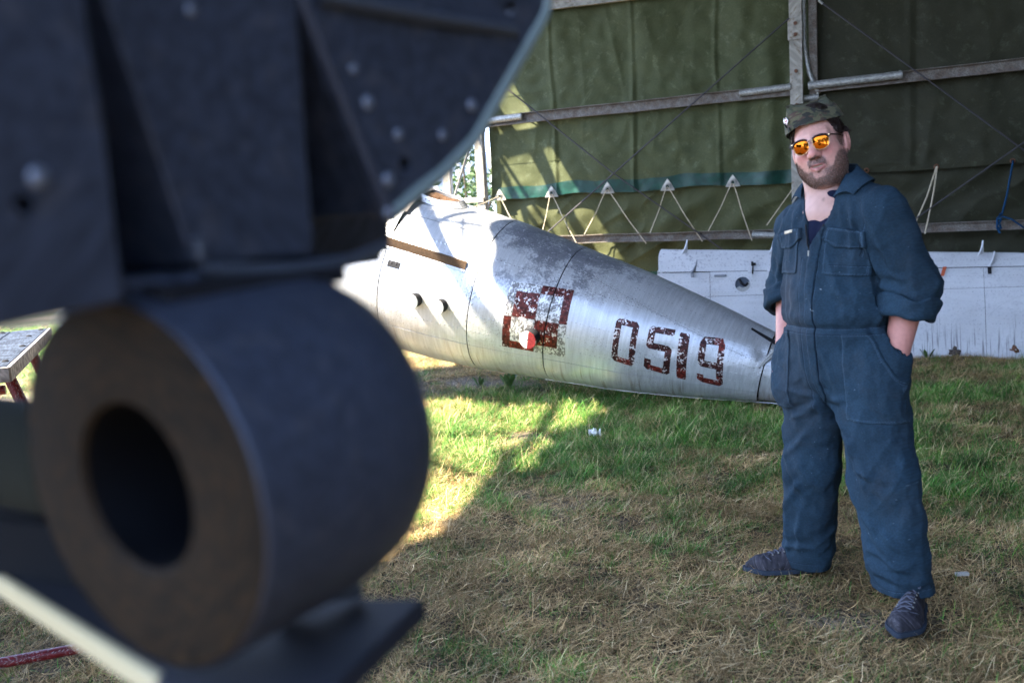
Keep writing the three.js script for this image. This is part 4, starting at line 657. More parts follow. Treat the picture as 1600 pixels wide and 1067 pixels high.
// ---------------------------------------------------------------- the man
const man = thing('person', 'man in a dark blue coverall, camouflage side cap and amber sunglasses, hands in his pockets', 'person', [1.25, 0, -3.6], R(-56));
const J = {
  neck: [-0.046, 1.51, 0.045], head: [-0.072, 1.657, 0.092],
  lsh: [0.150, 1.41, 0.055], lel: [0.212, 1.15, -0.028], lcuff: [0.204, 1.06, -0.003], lwr: [0.194, 0.915, 0.028], lhand: [0.178, 0.78, 0.08],
  rsh: [-0.212, 1.365, 0.035], rel: [-0.305, 1.14, -0.022], rcuff: [-0.298, 1.07, 0.0], rwr: [-0.245, 0.925, 0.08], rhand: [-0.200, 0.80, 0.13],
  lhip: [0.078, 0.86, 0.036], lkn: [0.166, 0.48, 0.06], lhem: [0.222, 0.06, 0.026], rhip: [-0.125, 0.86, 0.036], rkn: [-0.166, 0.48, 0.04], rhem: [-0.243, 0.04, -0.02],
};
const LFOOT = [0.395, 0.917], RFOOT = [-0.64, 0.77];
const ridge = (v) => { const a = 1 - Math.abs(v); return a * a; };
// the body envelope of the coverall without folds
function suit0(x, y, z) {
  let t = ell(x, y, z, -0.039, 1.27, 0.045, 0.192, 0.235, 0.145);
  t = smin(t, ell(x, y, z, -0.034, 1.10, 0.060, 0.190, 0.20, 0.165), 0.08);
  t = smin(t, ell(x, y, z, -0.026, 0.90, 0.038, 0.205, 0.17, 0.158), 0.10);
  t = smin(t, cap(x, y, z, J.neck, [0.10, 1.435, 0.055], 0.070, 0.085), 0.06); t = smin(t, cap(x, y, z, J.neck, [-0.17, 1.40, 0.042], 0.070, 0.080), 0.06);
  let l = cap(x, y, z, J.lhip, J.lkn, 0.132, 0.118); l = smin(l, cap(x, y, z, J.lkn, J.lhem, 0.118, 0.106), 0.04);
  let r = cap(x, y, z, J.rhip, J.rkn, 0.130, 0.104); r = smin(r, cap(x, y, z, J.rkn, J.rhem, 0.104, 0.096), 0.04);
  // pocket bags bulging over the hands
  t = smin(t, cap(x, y, z, [0.182, 0.90, 0.035], [0.165, 0.79, 0.075], 0.066, 0.066), 0.06); t = smin(t, cap(x, y, z, [-0.225, 0.90, 0.08], [-0.188, 0.79, 0.118], 0.062, 0.072), 0.06);
  return smin(t, smin(l, r, 0.025), 0.06);
}
function sleeves(x, y, z) {
  let l = cap(x, y, z, J.lsh, J.lel, 0.098, 0.092); l = smin(l, cap(x, y, z, J.lel, J.lcuff, 0.092, 0.086), 0.05);
  let r = cap(x, y, z, J.rsh, J.rel, 0.092, 0.082); r = smin(r, cap(x, y, z, J.rel, J.rcuff, 0.082, 0.078), 0.05);
  return [l, r];
}
const G2 = (v, c, w) => Math.exp(-(((v - c) / w) ** 2));
const axisT = (x, y, z, a, b2) => { const ux = b2[0] - a[0], uy = b2[1] - a[1], uz = b2[2] - a[2]; return ((x - a[0]) * ux + (y - a[1]) * uy + (z - a[2]) * uz) / (ux * ux + uy * uy + uz * uz); };
// single pressed folds: [x0, y0, x1, y1, width, height], seen from his front
const CREASE = [[0.05, 0.68, 0.19, 0.45, 0.016, 0.012], [0.11, 0.62, 0.25, 0.43, 0.014, 0.010], [0.09, 0.45, 0.25, 0.22, 0.017, 0.013], [0.17, 0.36, 0.29, 0.25, 0.012, 0.009], [0.13, 0.53, 0.26, 0.50, 0.012, 0.008], [0.15, 0.17, 0.32, 0.13, 0.013, 0.010], [0.17, 0.24, 0.30, 0.175, 0.012, 0.009],
  [-0.03, 0.73, 0.10, 0.66, 0.012, 0.010], [-0.045, 0.73, -0.16, 0.665, 0.012, 0.010], [-0.03, 0.75, 0.10, 0.775, 0.012, 0.007], [-0.05, 0.75, -0.15, 0.78, 0.012, 0.007], [-0.035, 0.76, -0.04, 0.66, 0.010, -0.012],
  [-0.09, 0.62, -0.22, 0.50, 0.015, 0.011], [-0.23, 0.60, -0.13, 0.33, 0.016, 0.011], [-0.14, 0.42, -0.28, 0.26, 0.015, 0.011], [-0.15, 0.145, -0.32, 0.11, 0.012, 0.009], [-0.17, 0.30, -0.20, 0.10, 0.013, 0.010], [-0.24, 0.30, -0.27, 0.09, 0.012, 0.008],
  [0.06, 1.20, 0.14, 1.04, 0.016, 0.008], [0.11, 1.20, 0.17, 1.04, 0.014, 0.008], [-0.10, 1.20, -0.115, 1.04, 0.011, 0.007], [-0.145, 1.20, -0.14, 1.04, 0.011, 0.007], [-0.19, 1.20, -0.17, 1.04, 0.011, 0.007], [0.10, 1.46, 0.115, 1.24, 0.014, 0.009], [-0.15, 1.44, -0.13, 1.26, 0.013, 0.008], [-0.10, 1.46, -0.09, 1.38, 0.010, 0.006], [0.05, 1.45, 0.07, 1.38, 0.010, 0.005], [0.00, 0.98, 0.06, 0.80, 0.014, 0.007], [-0.08, 0.98, -0.07, 0.80, 0.012, 0.006]];
const ARMCREASE = [[0.15, 1.46, 0.235, 1.20, 0.015, 0.009], [0.13, 1.38, 0.19, 1.12, 0.013, 0.010], [0.14, 1.17, 0.28, 1.13, 0.012, 0.009], [0.15, 1.22, 0.27, 1.19, 0.012, 0.006], [-0.21, 1.40, -0.28, 1.20, 0.013, 0.008], [-0.24, 1.16, -0.36, 1.12, 0.012, 0.008], [-0.22, 1.30, -0.31, 1.12, 0.012, 0.008]];
function creases(x, y, list) {
  let f = 0;
  for (const [x0, y0, x1, y1, w, h] of list) {
    const ux = x1 - x0, uy = y1 - y0, L = Math.hypot(ux, uy), t = ((x - x0) * ux + (y - y0) * uy) / (L * L); if (t < -0.25 || t > 1.25) continue;
    const d = ((x - x0) * uy - (y - y0) * ux) / L + 0.006 * n3(x * 9, y * 9, x0 * 30); if (Math.abs(d) > w * 4.5) continue;
    const tp = ss(-0.2, 0.25, t) * ss(1.2, 0.7, t); f += h * tp * (Math.exp(-((d / w) ** 2)) - 0.55 * Math.exp(-(((d - 1.9 * w) / (1.1 * w)) ** 2)));
  }
  return f;
}
// folds: long soft ridges whose direction changes over the body
function folds(x, y, z) {
  let f = 0;
  f += 0.011 * (ridge(n3(x * 7 + y * 1.5, y * 1.7, z * 7)) - 0.5) * ss(1.46, 1.38, y) * ss(0.95, 1.05, y);          // hanging from the chest
  f += 0.010 * (ridge(n3(x * 5 + 9, y * 7 + x * 4, z * 5)) - 0.5) * G2(y, 0.70, 0.12);                               // crotch
  f += 0.010 * (ridge(n3(x * 3 + 20, y * 2.4 - Math.abs(x) * 3.5, z * 3)) - 0.5) * ss(0.78, 0.6, y);
  if (z > -0.06) f += creases(x, y, CREASE) * ss(-0.06, 0.02, z);
  f += 0.009 * (ridge(n3(x * 2.5 + 5, y * 7 + z * 5, z * 2.5)) - 0.5) * ss(0.34, 0.2, y) * ss(0.05, 0.11, y);                               // stacked over the shoes
  f += (0.003 * n3(x * 16, y * 12, z * 16) + 0.0015 * n3(x * 34, y * 26, z * 34)) * ss(0.04, 0.12, y);
  f += 0.009 * G2(y, 1.06, 0.028) - 0.006 * G2(y, 1.022, 0.008) + 0.004 * G2(y, 0.995, 0.02);                      // bloused over the waist seam
  return f;
}
function armFolds(x, y, z, a, b2, s) { const t = axisT(x, y, z, a, b2); return 0.008 * (ridge(n3(x * 6 + s, t * 1.3, z * 6)) - 0.5) + 0.004 * (ridge(n3(x * 3 + s, t * 5 + (x + z) * 7, z * 3)) - 0.5) * ss(0.5, 0.9, t) + 0.0015 * n3(x * 18, y * 14, z * 18) + creases(x, y, ARMCREASE) * ss(-0.09, -0.02, z); }
const CX = (y) => -0.036 - 0.006 * (1.3 - y);     // the zip line
function suit(x, y, z) {
  const f = folds(x, y, z); let d = suit0(x, y, z) - f;
  const [l, r] = sleeves(x, y, z);
  const ta = l < r ? [J.lsh, J.lel, 3] : [J.rsh, J.rel, 8], sl = Math.min(l, r) - armFolds(x, y, z, ...ta);
  d = smin(d, sl, 0.010);
  return d;
}
function vOpen(x, y, z) { const w = 0.066 * Math.pow(cl((y - 1.295) / 0.18), 0.8) + 0.001; return Math.max(Math.abs(x - CX(1.3) + 0.002) - w, 0.06 - z, 1.296 - y); }
function cuffCut(x, y, z) { // below the cuffs the sleeves end
  const tl = axisT(x, y, z, J.lel, J.lwr), tr = axisT(x, y, z, J.rel, J.rwr);
  return [tl, tr];
}
function suitCut(x, y, z) {
  const f = folds(x, y, z); let d = suit0(x, y, z) - f;
  let [l, r] = sleeves(x, y, z);
  l -= armFolds(x, y, z, J.lsh, J.lel, 3); r -= armFolds(x, y, z, J.rsh, J.rel, 8);
  const [tl, tr] = cuffCut(x, y, z);
  l = Math.max(l, (tl - 0.35) * 0.25); r = Math.max(r, (tr - 0.30) * 0.25);
  l = Math.max(l, -Math.max(cap(x, y, z, J.lel, J.lwr, 0.07, 0.07), (0.12 - tl) * 0.25)); r = Math.max(r, -Math.max(cap(x, y, z, J.rel, J.rwr, 0.062, 0.062), (0.12 - tr) * 0.25));
  d = Math.max(d, -cap(x, y, z, J.lel, V(...J.lwr).lerp(V(...J.lhand), 0.22).toArray(), 0.062, 0.042)); d = Math.max(d, -cap(x, y, z, J.rel, V(...J.rwr).lerp(V(...J.rhand), 0.22).toArray(), 0.054, 0.040));     // mouths of the pockets
  d = Math.max(d, -cap(x, y, z, [0.150, 1.33, 0.115], [0.158, 1.04, 0.05], 0.010, 0.024)); d = Math.max(d, -cap(x, y, z, [-0.228, 1.30, 0.095], [-0.235, 1.06, 0.05], 0.008, 0.018));
  d = smin(d, Math.min(l, r), 0.008);
  d = Math.max(d, -vOpen(x, y, z));
  d = Math.max(d, -(cap(x, y, z, [-0.055, 1.47, 0.065], [-0.06, 1.64, 0.085], 0.066, 0.080)));                        // neck hole
  const hem = x > 0 ? 0.074 + 0.05 * (z - 0.02) : 0.026 + 0.05 * (z + 0.02); d = Math.max(d, hem - y);
  d = Math.max(d, -Math.max(cap(x, y, z, J.lkn, J.lhem, 0.094, 0.086), y - 0.14)); d = Math.max(d, -Math.max(cap(x, y, z, J.rkn, J.rhem, 0.082, 0.076), y - 0.10));
  return d;
}
const SUV = (g) => { const p = g.attributes.position, u = new Float32Array(p.count * 2); for (let i = 0; i < p.count; i++) { u[2 * i] = (p.getX(i) + 0.45) / 0.9; u[2 * i + 1] = p.getY(i) / 1.8; } g.setAttribute('uv', new THREE.BufferAttribute(u, 2)); return g; };
const inPoly = (pts) => (x, y) => { // signed distance to a polygon
  let d = 1e9, s = 1;
  for (let i = 0, j = pts.length - 1; i < pts.length; j = i++) {
    const ex = pts[j][0] - pts[i][0], ey2 = pts[j][1] - pts[i][1], wx = x - pts[i][0], wy = y - pts[i][1], t = cl((wx * ex + wy * ey2) / (ex * ex + ey2 * ey2)), dx = wx - ex * t, dy = wy - ey2 * t; d = Math.min(d, dx * dx + dy * dy);
    const c1 = y >= pts[i][1], c2 = y < pts[j][1], c3 = ex * wy > ey2 * wx; if ((c1 && c2 && c3) || (!c1 && !c2 && !c3)) s = -s;
  }
  return s * Math.sqrt(d);
};
const POCK = {
  chestL: [[0.022, 1.375], [0.150, 1.355], [0.148, 1.20], [0.020, 1.212]], chestR: [[-0.094, 1.372], [-0.222, 1.352], [-0.218, 1.205], [-0.092, 1.212]],
  flapL: [[0.022, 1.376], [0.153, 1.355], [0.153, 1.298], [0.060, 1.302], [0.012, 1.335]], flapR: [[-0.094, 1.374], [-0.226, 1.353], [-0.226, 1.296], [-0.128, 1.300], [-0.084, 1.335]],
  legL: [[0.088, 1.008], [0.150, 1.008], [0.262, 0.82], [0.262, 0.69], [0.095, 0.70]], legR: [[-0.140, 1.005], [-0.205, 1.005], [-0.295, 0.83], [-0.285, 0.70], [-0.150, 0.705]],
};
const stitchInset = (pts, k) => { const cx = pts.reduce((a, p) => a + p[0], 0) / pts.length, cy = pts.reduce((a, p) => a + p[1], 0) / pts.length; return pts.map(([x, y]) => { const L = Math.hypot(x - cx, y - cy); return [x - (x - cx) / L * k, y - (y - cy) / L * k]; }); };
const suitTex = canvasTex(1024, 2048, (c, w, h) => {
  const im = c.createImageData(w, h), d = im.data;
  for (let j = 0, o = 0; j < h; j++) for (let i = 0; i < w; i++, o += 4) {
    const x = i / w * 0.9 - 0.45, y = (1 - j / h) * 1.8;
    const wear = cl(0.35 * fbm(x * 5, y * 3, 3, 4) + 0.55 * blob(x, y, -0.15, 1.12, 0.10, 0.17) + 0.4 * blob(x, y, -0.14, 0.75, 0.10, 0.22) + 0.16 * fbm(x * 30, y * 18, 8, 3) - 0.02);
    const k = 1 + 0.22 * fbm(x * 3, y * 2.4, 12, 4) + 0.10 * n3(x * 120, y * 120, 2);
    d[o] = 255 * cl(mix(0.145 * k, 0.285, wear)); d[o + 1] = 255 * cl(mix(0.218 * k, 0.285, wear)); d[o + 2] = 255 * cl(mix(0.268 * k, 0.298, wear)); d[o + 3] = 255;
  }
  c.putImageData(im, 0, 0);
  const X = (x) => (x + 0.45) / 0.9 * w, Y = (y) => (1 - y / 1.8) * h, q = mulberry(7);
  const line = (pts, col, lw, dash) => { c.strokeStyle = col; c.lineWidth = lw; c.setLineDash(dash ?? []); c.beginPath(); pts.forEach((p, i) => i ? c.lineTo(X(p[0]), Y(p[1])) : c.moveTo(X(p[0]), Y(p[1]))); c.stroke(); };
  const seam = (pts) => { line(pts, 'rgba(12,20,32,.55)', 2.2); line(pts.map(([x, y]) => [x + 0.004, y - 0.003]), 'rgba(125,145,165,.4)', 1.4, [5, 2.4]); };
  for (const p of Object.values(POCK)) { for (const k of [0.006, 0.011]) { const s = stitchInset(p, k); line([...s, s[0]], 'rgba(125,145,165,.38)', 1.3, [5, 2.2]); } }
  seam([[-0.24, 1.022], [0.20, 1.022]]); seam([[-0.24, 1.0], [0.20, 1.0]]);
  for (const dx of [0.0, 0.035, -0.03]) seam([[CX(1.27) + dx, 1.27], [CX(1.0) + dx, 1.0], [-0.04 + dx * 0.8, 0.72]]);
  seam([[0.045, 1.245], [0.148, 1.235]]); 
  seam([[0.15, 0.105], [0.36, 0.105]]); seam([[-0.36, 0.065], [-0.15, 0.065]]); 
  seam([[0.13, 1.46], [0.155, 1.40], [0.13, 1.33], [0.125, 1.27]]); seam([[-0.20, 1.46], [-0.225, 1.40], [-0.205, 1.33]]);
  c.setLineDash([]);
  for (let i = 0; i < 260; i++) { c.fillStyle = `rgba(200,205,210,${0.15 + 0.5 * q() * q()})`; c.beginPath(); c.ellipse(q() * w, h * (0.1 + 0.85 * q()), 0.6 + q() * 1.2, 0.6 + q() * 2.2, q() * 3, 0, 7); c.fill(); }
  for (const [x, y] of [[-0.005, 1.09], [0.0, 1.085], [0.02, 1.16], [0.17, 0.30]]) { c.fillStyle = 'rgba(205,205,200,.55)'; c.beginPath(); c.ellipse(X(x), Y(y), 4, 2, 0.4, 0, 7); c.fill(); }
});
const twill = tex(512, 512, (u, v) => 0.5 + 0.22 * Math.sin((u * 96 + v * 96) * 6.28318) + 0.4 * tfbm(u, v, 30, 44, 3), { srgb: false }); twill.repeat.set(3, 6);
M.suit = std({ map: suitTex, bumpMap: twill, bumpScale: 0.0007, roughness: 0.88 });
M.suitIn = std({ color: rgb(0.012, 0.02, 0.035), roughness: 0.95 });
const cover = mesh('coverall', SUV(netMesh(suitCut, [-0.47, 0.0, -0.24], [0.42, 1.56, 0.30], 0.006)), M.suit, man);
function patch(name, poly2, th, front, h = 0.0042, m = M.suit, lift = 0.0) {
  const f = inPoly(poly2), xs = poly2.map((p) => p[0]), ys = poly2.map((p) => p[1]);
  const s = (x, y, z) => { const d = suit(x, y, z); return Math.max(d - th - lift, -(d + 0.006), f(x, y), front - z); };
  return mesh(name, SUV(netMesh(s, [Math.min(...xs) - 0.01, Math.min(...ys) - 0.01, front - 0.01], [Math.max(...xs) + 0.01, Math.max(...ys) + 0.01, 0.29], h)), m, cover);
}
patch('pocket', POCK.chestL, 0.006, 0.02); patch('pocket', POCK.chestR, 0.006, 0.02); patch('pocket_flap', POCK.flapL, 0.013, 0.02); patch('pocket_flap', POCK.flapR, 0.013, 0.02);
{ // leg pockets stop at the slanted mouths
  patch('pocket', POCK.legL, 0.006, 0.03); patch('pocket', POCK.legR, 0.006, 0.03);
}
patch('placket', [[CX(1.27) - 0.004, 1.292], [CX(1.27) + 0.014, 1.335], [CX(1.27) + 0.046, 1.38], [CX(1.27) + 0.038, 1.285], [CX(1.0) + 0.036, 1.0], [-0.012, 0.76], [-0.044, 0.73], [CX(1.0) - 0.002, 1.0]], 0.0065, 0.08);
mesh('name_tag', (() => { const f = inPoly([[-0.125, 1.368], [-0.175, 1.361], [-0.174, 1.350], [-0.124, 1.357]]); return netMesh((x, y, z) => { const d = suit(x, y, z); return Math.max(d - 0.0165, -(d + 0.002), f(x, y), 0.03 - z); }, [-0.19, 1.34, 0.02], [-0.11, 1.38, 0.28], 0.003); })(), std({ map: tex(64, 32, (u, v) => Math.abs(v - 0.5) < 0.25 && n3(u * 30, v * 4, 2) > 0 ? [0.75, 0.25, 0.12] : [0.85, 0.78, 0.66]), roughness: 0.8 }), cover);
// zip: two dark tapes with metal teeth and a pull at the bottom of the opening
{
  const zs = (x, y) => { let z = 0.28; while (z > 0 && suit(x, y, z) > 0.001) z -= 0.002; return z; };
  const pts = (s) => [0, 1, 2, 3, 4].map((k) => { const y = 1.296 + k * 0.022, x = CX(1.3) - 0.002 + s * (0.003 + 0.066 * Math.pow(cl((y - 1.295) / 0.18), 0.8)); return [x, y, zs(x + s * 0.012, y) + 0.003]; });
  for (const s of [-1, 1]) mesh('zip_tape', tube(pts(s), 0.0032, 6, 24), M.dark, cover);
  mesh('zip_pull', box(0.006, 0.02, 0.004, CX(1.27), 1.284, zs(CX(1.27), 1.284) + 0.008, 0.001), M.eyelet, cover);
}
// rolled cuffs
for (const [a, b2, t0, t1, R1, sd] of [[J.lel, J.lwr, 0.14, 0.43, 0.095, 2], [J.rel, J.rwr, 0.11, 0.36, 0.086, 6]]) {
  const L = V(...b2).distanceTo(V(...a));
  mesh('cuff', SUV(netMesh((x, y, z) => {
    const wob = 0.10 * n3(x * 9 + sd, z * 9, y * 3), t = axisT(x, y, z, a, b2) + wob * 0.6, px = x - mix(a[0], b2[0], t), py = y - mix(a[1], b2[1], t), pz = z - mix(a[2], b2[2], t), rad = Math.hypot(px, py, pz);
    const mid = (t0 + t1) / 2, hh = (t1 - t0) / 2 * L, u = Math.abs(t - mid) * L, th = 0.013 + 0.004 * n3(x * 14, y * 14, z * 14 + sd);
    const rr2 = R1 + 0.006 * n3(x * 7 + sd, y * 7, z * 7) - 0.01 * ((t - mid) / (t1 - t0)), q = Math.hypot(Math.max(0, Math.abs(rad - rr2) - th + 0.010), Math.max(0, u - hh + 0.010)) - 0.010;
    return Math.max(q, -0.05) - 0.003 * ridge(n3(x * 11, t * 6, z * 11 + sd)) ;
  }, [a[0] - 0.16, 0.92, a[2] - 0.15], [a[0] + 0.16, 1.20, a[2] + 0.18], 0.0045)), M.suit, cover);
}
// collar
{
  const grad = (x, y, z) => { const e = 0.006, f = suit0; return V(f(x + e, y, z) - f(x - e, y, z), f(x, y + e, z) - f(x, y - e, z), f(x, y, z + e) - f(x, y, z - e)).normalize(); };
  const c0 = V(-0.040, 0, 0.056), curve = (pts) => new THREE.CatmullRomCurve3(pts.map((p) => V(...p)), false, 'centripetal');
  for (const sd of [1]) {
    const half = (f) => { const r = f.map(([x, y, z]) => [c0.x - x, y, c0.z + z]).reverse(), l = f.map(([x, y, z]) => [c0.x + x, y, c0.z + z]); return curve([...r.slice(0, -1), ...l]); };
    const fold = half([[0, 1.592, -0.080], [0.050, 1.588, -0.062], [0.082, 1.574, -0.014], [0.088, 1.545, 0.022], [0.080, 1.508, 0.046], [0.068, 1.468, 0.066]]);
    const outer = half([[0, 1.515, -0.120], [0.070, 1.514, -0.102], [0.125, 1.510, -0.045], [0.148, 1.500, -0.005], [0.152, 1.486, 0.025], [0.142, 1.464, 0.050]]);
    const foot = half([[0, 1.520, -0.083], [0.052, 1.515, -0.064], [0.082, 1.503, -0.014], [0.086, 1.488, 0.022], [0.077, 1.462, 0.046], [0.064, 1.440, 0.066]]);
    const push = (p, want) => { for (let i = 0; i < 8; i++) { const d = suit0(p.x, p.y, p.z); if (d < want) p.addScaledVector(grad(p.x, p.y, p.z), (want - d) * 0.7); } return p; };
    const settle = (p, want, k) => { const d = suit0(p.x, p.y, p.z); if (d > want) p.addScaledVector(grad(p.x, p.y, p.z), -(d - want) * k); return p; };
    mesh('collar', SUV(solidGrid(96, 14, (u, v) => {
      const a = fold.getPoint(u), b2 = outer.getPoint(u), p = a.clone().lerp(b2, v); p.y += 0.012 * Math.sin(Math.PI * v);
      settle(p, 0.014 + 0.008 * Math.sin(Math.PI * v), 0.85 * ss(0.3, 1, v)); push(p, 0.012 + 0.006 * Math.sin(Math.PI * v)); return [p.x, p.y, p.z];
    }, 0.004)), M.suit, cover);
    mesh('collar_stand', SUV(solidGrid(96, 8, (u, v) => { const p = foot.getPoint(u).lerp(fold.getPoint(u), v); return [p.x, p.y, p.z]; }, 0.004)), M.suit, cover);
  }
}
// navy T shirt in the opening
mesh('undershirt', netMesh((x, y, z) => { let d = suit0(x, y, z) + 0.012 - 0.005 * n3(x * 20, y * 14, z * 20); d = Math.max(d, -cap(x, y, z, [-0.040, 1.545, 0.150], [-0.045, 1.66, 0.12], 0.055, 0.085), 1.2 - y, y - 1.50, 0.03 - z, Math.abs(x + 0.04) - 0.13); return d; }, [-0.20, 1.18, 0.0], [0.12, 1.52, 0.26], 0.005), std({ color: rgb(0.008, 0.011, 0.028), roughness: 0.95 }), man);

// ---------------------------------------------------------------- head (its own axes: x to his left, y up, z forward)
const HM = new THREE.Matrix4().compose(V(...J.head), new THREE.Quaternion().setFromEuler(new THREE.Euler(R(-2), R(12), R(-11), 'YXZ').clone()), V(1.09, 1.09, 1.09));
HM.compose(V(...J.head), new THREE.Quaternion().setFromEuler(new THREE.Euler(R(-3), R(25), R(13), 'YXZ')), V(1.03, 1.09, 1.06));
const HI = HM.clone().invert();
function headS(x, y, z) {
  const ax = Math.abs(x);
  let d = ell(x, y, z, 0, 0.034, -0.014, 0.079, 0.104, 0.100);
  d = smin(d, ell(x, y, z, 0, -0.040, 0.028, 0.069, 0.080, 0.066), 0.04);
  d = smin(d, ell(ax, y, z, 0.046, -0.066, 0.012, 0.034, 0.044, 0.052), 0.035);
  d = smin(d, ell(x, y, z, 0, -0.103, 0.060, 0.034, 0.024, 0.028), 0.03);
  d = smin(d, ell(x, y, z, 0, -0.112, 0.022, 0.050, 0.030, 0.046), 0.03);
  d = smin(d, ell(ax, y, z, 0.040, -0.026, 0.058, 0.030, 0.028, 0.028), 0.022);
  d = smin(d, cap(ax, y, z, [0, 0.026, 0.086], [0.042, 0.028, 0.070], 0.012, 0.012), 0.02);
  d = Math.max(d, -ell(ax, y, z, 0.032, 0.006, 0.097, 0.018, 0.012, 0.013)); d = smin(d, ball(ax, y, z, [0.032, 0.005, 0.076], 0.0135), 0.004);
  d = smin(d, cap(x, y, z, [0, 0.016, 0.090], [0, -0.030, 0.115], 0.0085, 0.012), 0.012); d = smin(d, ball(x, y, z, [0, -0.034, 0.1165], 0.0145), 0.010);
  d = smin(d, ell(ax, y, z, 0.014, -0.037, 0.103, 0.010, 0.0095, 0.013), 0.008); d = Math.max(d, -ell(ax, y, z, 0.0075, -0.047, 0.112, 0.0045, 0.005, 0.006));
  d = smin(d, ell(x, y, z, 0, -0.062, 0.082, 0.030, 0.016, 0.017), 0.015);
  d = smin(d, cap(ax, y, z, [0, -0.0655, 0.0995], [0.027, -0.0665, 0.084], 0.0048, 0.0028), 0.004);
  d = smin(d, cap(ax, y, z, [0, -0.0845, 0.0985], [0.026, -0.0725, 0.084], 0.0072, 0.003), 0.005);
  d = Math.max(d, -ell(ax, y + 0.0738 - 0.10 * ax, z, 0, 0, 0.096, 0.021, 0.0030, 0.015));
  // ears
  let e = ell(ax, y, z, 0.088 + 0.12 * Math.max(0, -0.01 - z), -0.004, -0.018 - 0.2 * y, 0.011, 0.037, 0.023); e = smin(e, ell(ax, y, z, 0.080, -0.036, -0.002, 0.008, 0.010, 0.010), 0.008); e = Math.max(e, -ell(ax, y, z, 0.099, 0.002, -0.012, 0.008, 0.021, 0.011));
  d = smin(d, e, 0.008);
  d = smin(d, cap(x, y, z, [0, -0.05, -0.025], [0.0, -0.20, -0.055], 0.062, 0.070), 0.03);
  return d;
}
const beardM = (x, y, z) => { // 0..1: where the beard grows
  const ax = Math.abs(x), n = 0.006 * n3(x * 90, y * 90, z * 90), line = mix(-0.080, -0.034, ss(0.040, 0.080, ax)); // cheek line
  let m = ss(0.006, -0.008, y - line + n) * ss(-0.145, -0.125, y) * ss(-0.022, -0.006, z);
  m = Math.max(m, ss(0.012, 0.006, Math.abs(y + 0.0565 + 0.25 * (ax - 0.015) * (ax > 0.015 ? 1 : 0)) - 0.002 + n) * ss(0.034, 0.028, ax) * ss(0.05, 0.07, z));
  m = Math.max(m, ss(0.006, 0.0, Math.abs(ax - 0.070) - 0.012) * ss(-0.03, -0.01, y) * ss(0.05, 0.03, y) * ss(0.035, 0.02, Math.abs(z - 0.012)) * 0.9);
  m *= 1 - 0.97 * ss(0.0145, 0.0105, Math.hypot(ax * 0.42, (y + 0.0765) * 1.0)); m *= 1 - 0.6 * ss(0.012, 0.006, Math.hypot(Math.max(0, ax - 0.012), (y + 0.097) * 0.8));             // the lips stay clear
  return m;
};
const skin = [0.62, 0.325, 0.25];
const paintHead = (x, y, z) => {
  const ax = Math.abs(x); let r = skin[0], g = skin[1], b2 = skin[2]; const n = 0.06 * n3(x * 60, y * 60, z * 60) + 0.05 * n3(x * 150, y * 150, z * 150);
  const red = 0.8 * blob(ax, y, 0.045, -0.028, 0.026, 0.022) + 0.25 * fbm(x * 22, y * 22, z * 22, 3) + 0.65 * blob(x, y, 0, -0.032, 0.018, 0.018) * (z > 0.08 ? 1 : 0) + 0.35 * (ax > 0.08 ? 1 : 0);
  g *= 1 - 0.30 * red; b2 *= 1 - 0.26 * red; r *= 1 + n; g *= 1 + n; b2 *= 1 + n;
  const lip = ss(0.0125, 0.009, Math.abs(y + 0.0768 - 0.12 * ax)) * ss(0.029, 0.022, ax) * (z > 0.075 ? 1 : 0); r = mix(r, 0.44, lip * 0.8); g = mix(g, 0.155, lip * 0.8); b2 = mix(b2, 0.135, lip * 0.8);
  const m = beardM(x, y, z) * 0.76 * (0.8 + 0.6 * n3(x * 300, y * 300, z * 300)); r = mix(r, 0.11, cl(m)); g = mix(g, 0.075, cl(m)); b2 = mix(b2, 0.062, cl(m));
  return [r, g, b2];
};
const headG = netMesh(headS, [-0.11, -0.20, -0.14], [0.11, 0.145, 0.145], 0.0026);
const headPts = headG.clone();
{ const p = headG.attributes.position, c = new Float32Array(p.count * 3); for (let i = 0; i < p.count; i++) c.set(paintHead(p.getX(i), p.getY(i), p.getZ(i)), i * 3); headG.setAttribute('color', new THREE.BufferAttribute(c, 3)); headG.applyMatrix4(HM); }
